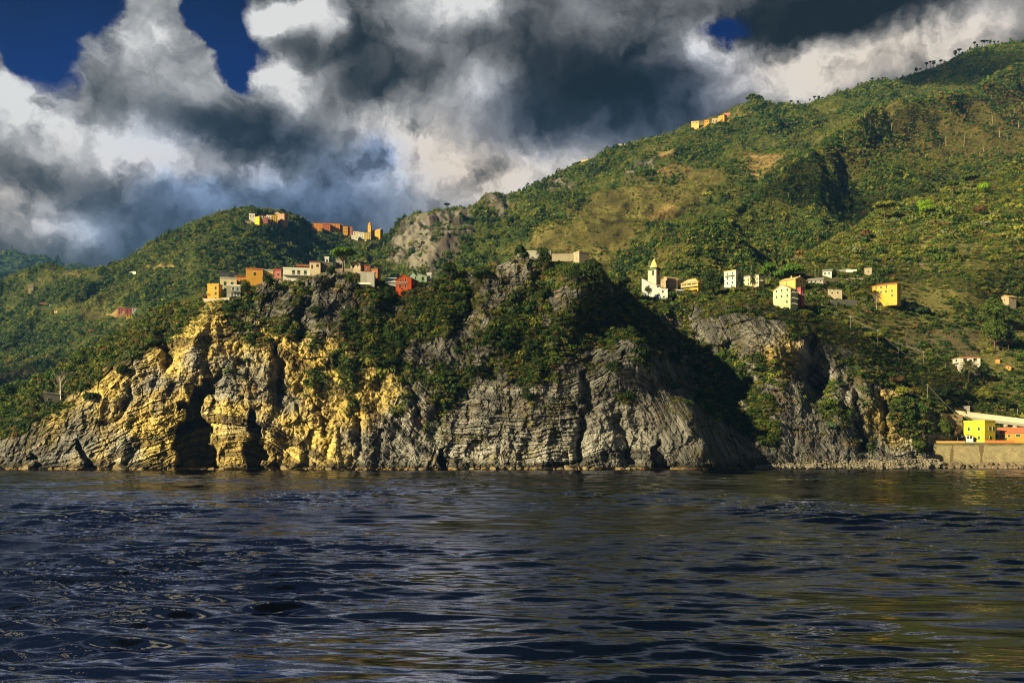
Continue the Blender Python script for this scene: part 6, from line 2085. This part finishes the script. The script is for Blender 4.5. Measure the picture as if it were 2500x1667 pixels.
# ---- the trees that stand on the skyline
SKY = [(1931, 244, 265), (1948, 243, 264), (1988, 233, 255), (1999, 232, 254), (2008, 236, 252), (2014, 238, 250), (1977, 240, 256), (2095, 202, 218), (2130, 189, 209), (2155, 186, 205), (2160, 190, 204), (2237, 163, 186), (2246, 166, 183), (2262, 149, 174), (2271, 148, 171), (2280, 146, 169), (2297, 145, 165), (2306, 146, 161), (2311, 149, 159),
       (2332, 121, 148), (2342, 118, 144), (2350, 124, 142), (2379, 101, 126), (2385, 106, 123), (2398, 97, 120), (2404, 95, 118), (2410, 97, 117), (2417, 96, 116), (2427, 99, 114), (2437, 98, 113), (2446, 101, 113), (2458, 104, 112), (1182, 490, 500), (1196, 484, 498), (1262, 466, 478), (1574, 334, 346), (1590, 331, 342), (1535, 347, 358), (1027, 512, 522), (1060, 508, 518)]
proto = [None] * 4
for i, (u_, a_, b_) in enumerate(SKY):
    Y = ridge.dist(u_, ridge.vt[int(np.clip(np.searchsorted(ridge.us, u_), 0, len(ridge.us) - 1))] + 1)
    h_ = (b_ - a_) * Y / F
    k = i % 4
    if proto[k] is None:
        root = tree('skyline_pine', 'thin dark pine standing out along the mountain skyline', u_, b_ + 2, Y, h_, h_ * (.40, .36, .34, .42)[k], DARKG, ('flat', 'round', 'flat', 'round')[k], seed=70 + k, nf=260, leaf=.2, ch=h_ * (.55, .34, .6, .40)[k], group='pines along the mountain skyline', tr=.45, limbs=3)
        proto[k] = (root, h_)
    else:
        src, h0 = proto[k]
        root = src.copy()
        COL.objects.link(root)
        for c in src.children:
            cc_ = c.copy()
            COL.objects.link(cc_)
            cc_.parent = root
        root.location = at(u_, b_ + 2, Y)
        root.scale = (h_ / h0,) * 3
        root.rotation_euler = (0, 0, i * 1.3)
for i, (u_, a_, b_, w_) in enumerate([(1826, 238, 256, 14), (1836, 232, 256, 22), (1849, 236, 257, 24), (1856, 240, 258, 18)]):
    Y = ridge.dist(u_, 256)
    tree('umbrella_pine', ('slimmest umbrella pine of the clump on the high ridge', 'tallest umbrella pine of the clump on the high ridge', 'broadest umbrella pine of the clump on the high ridge', 'lowest umbrella pine of the clump on the high ridge')[i], u_, b_, Y, (b_ - a_) * Y / F, w_ * Y / F, MIDG, 'flat', seed=90 + i, nf=500, leaf=.15, ch=11, tr=.5, limbs=4, group='umbrella pines on the high ridge')
Y = ridge.dist(1091, 516)
tree('umbrella_pine', 'lone umbrella pine above the grey landslide', 1091, 518, Y, 21 * Y / F, 15 * Y / F, DARKG, 'flat', seed=95, nf=400, leaf=.16, ch=9, tr=.35)
finish_props()
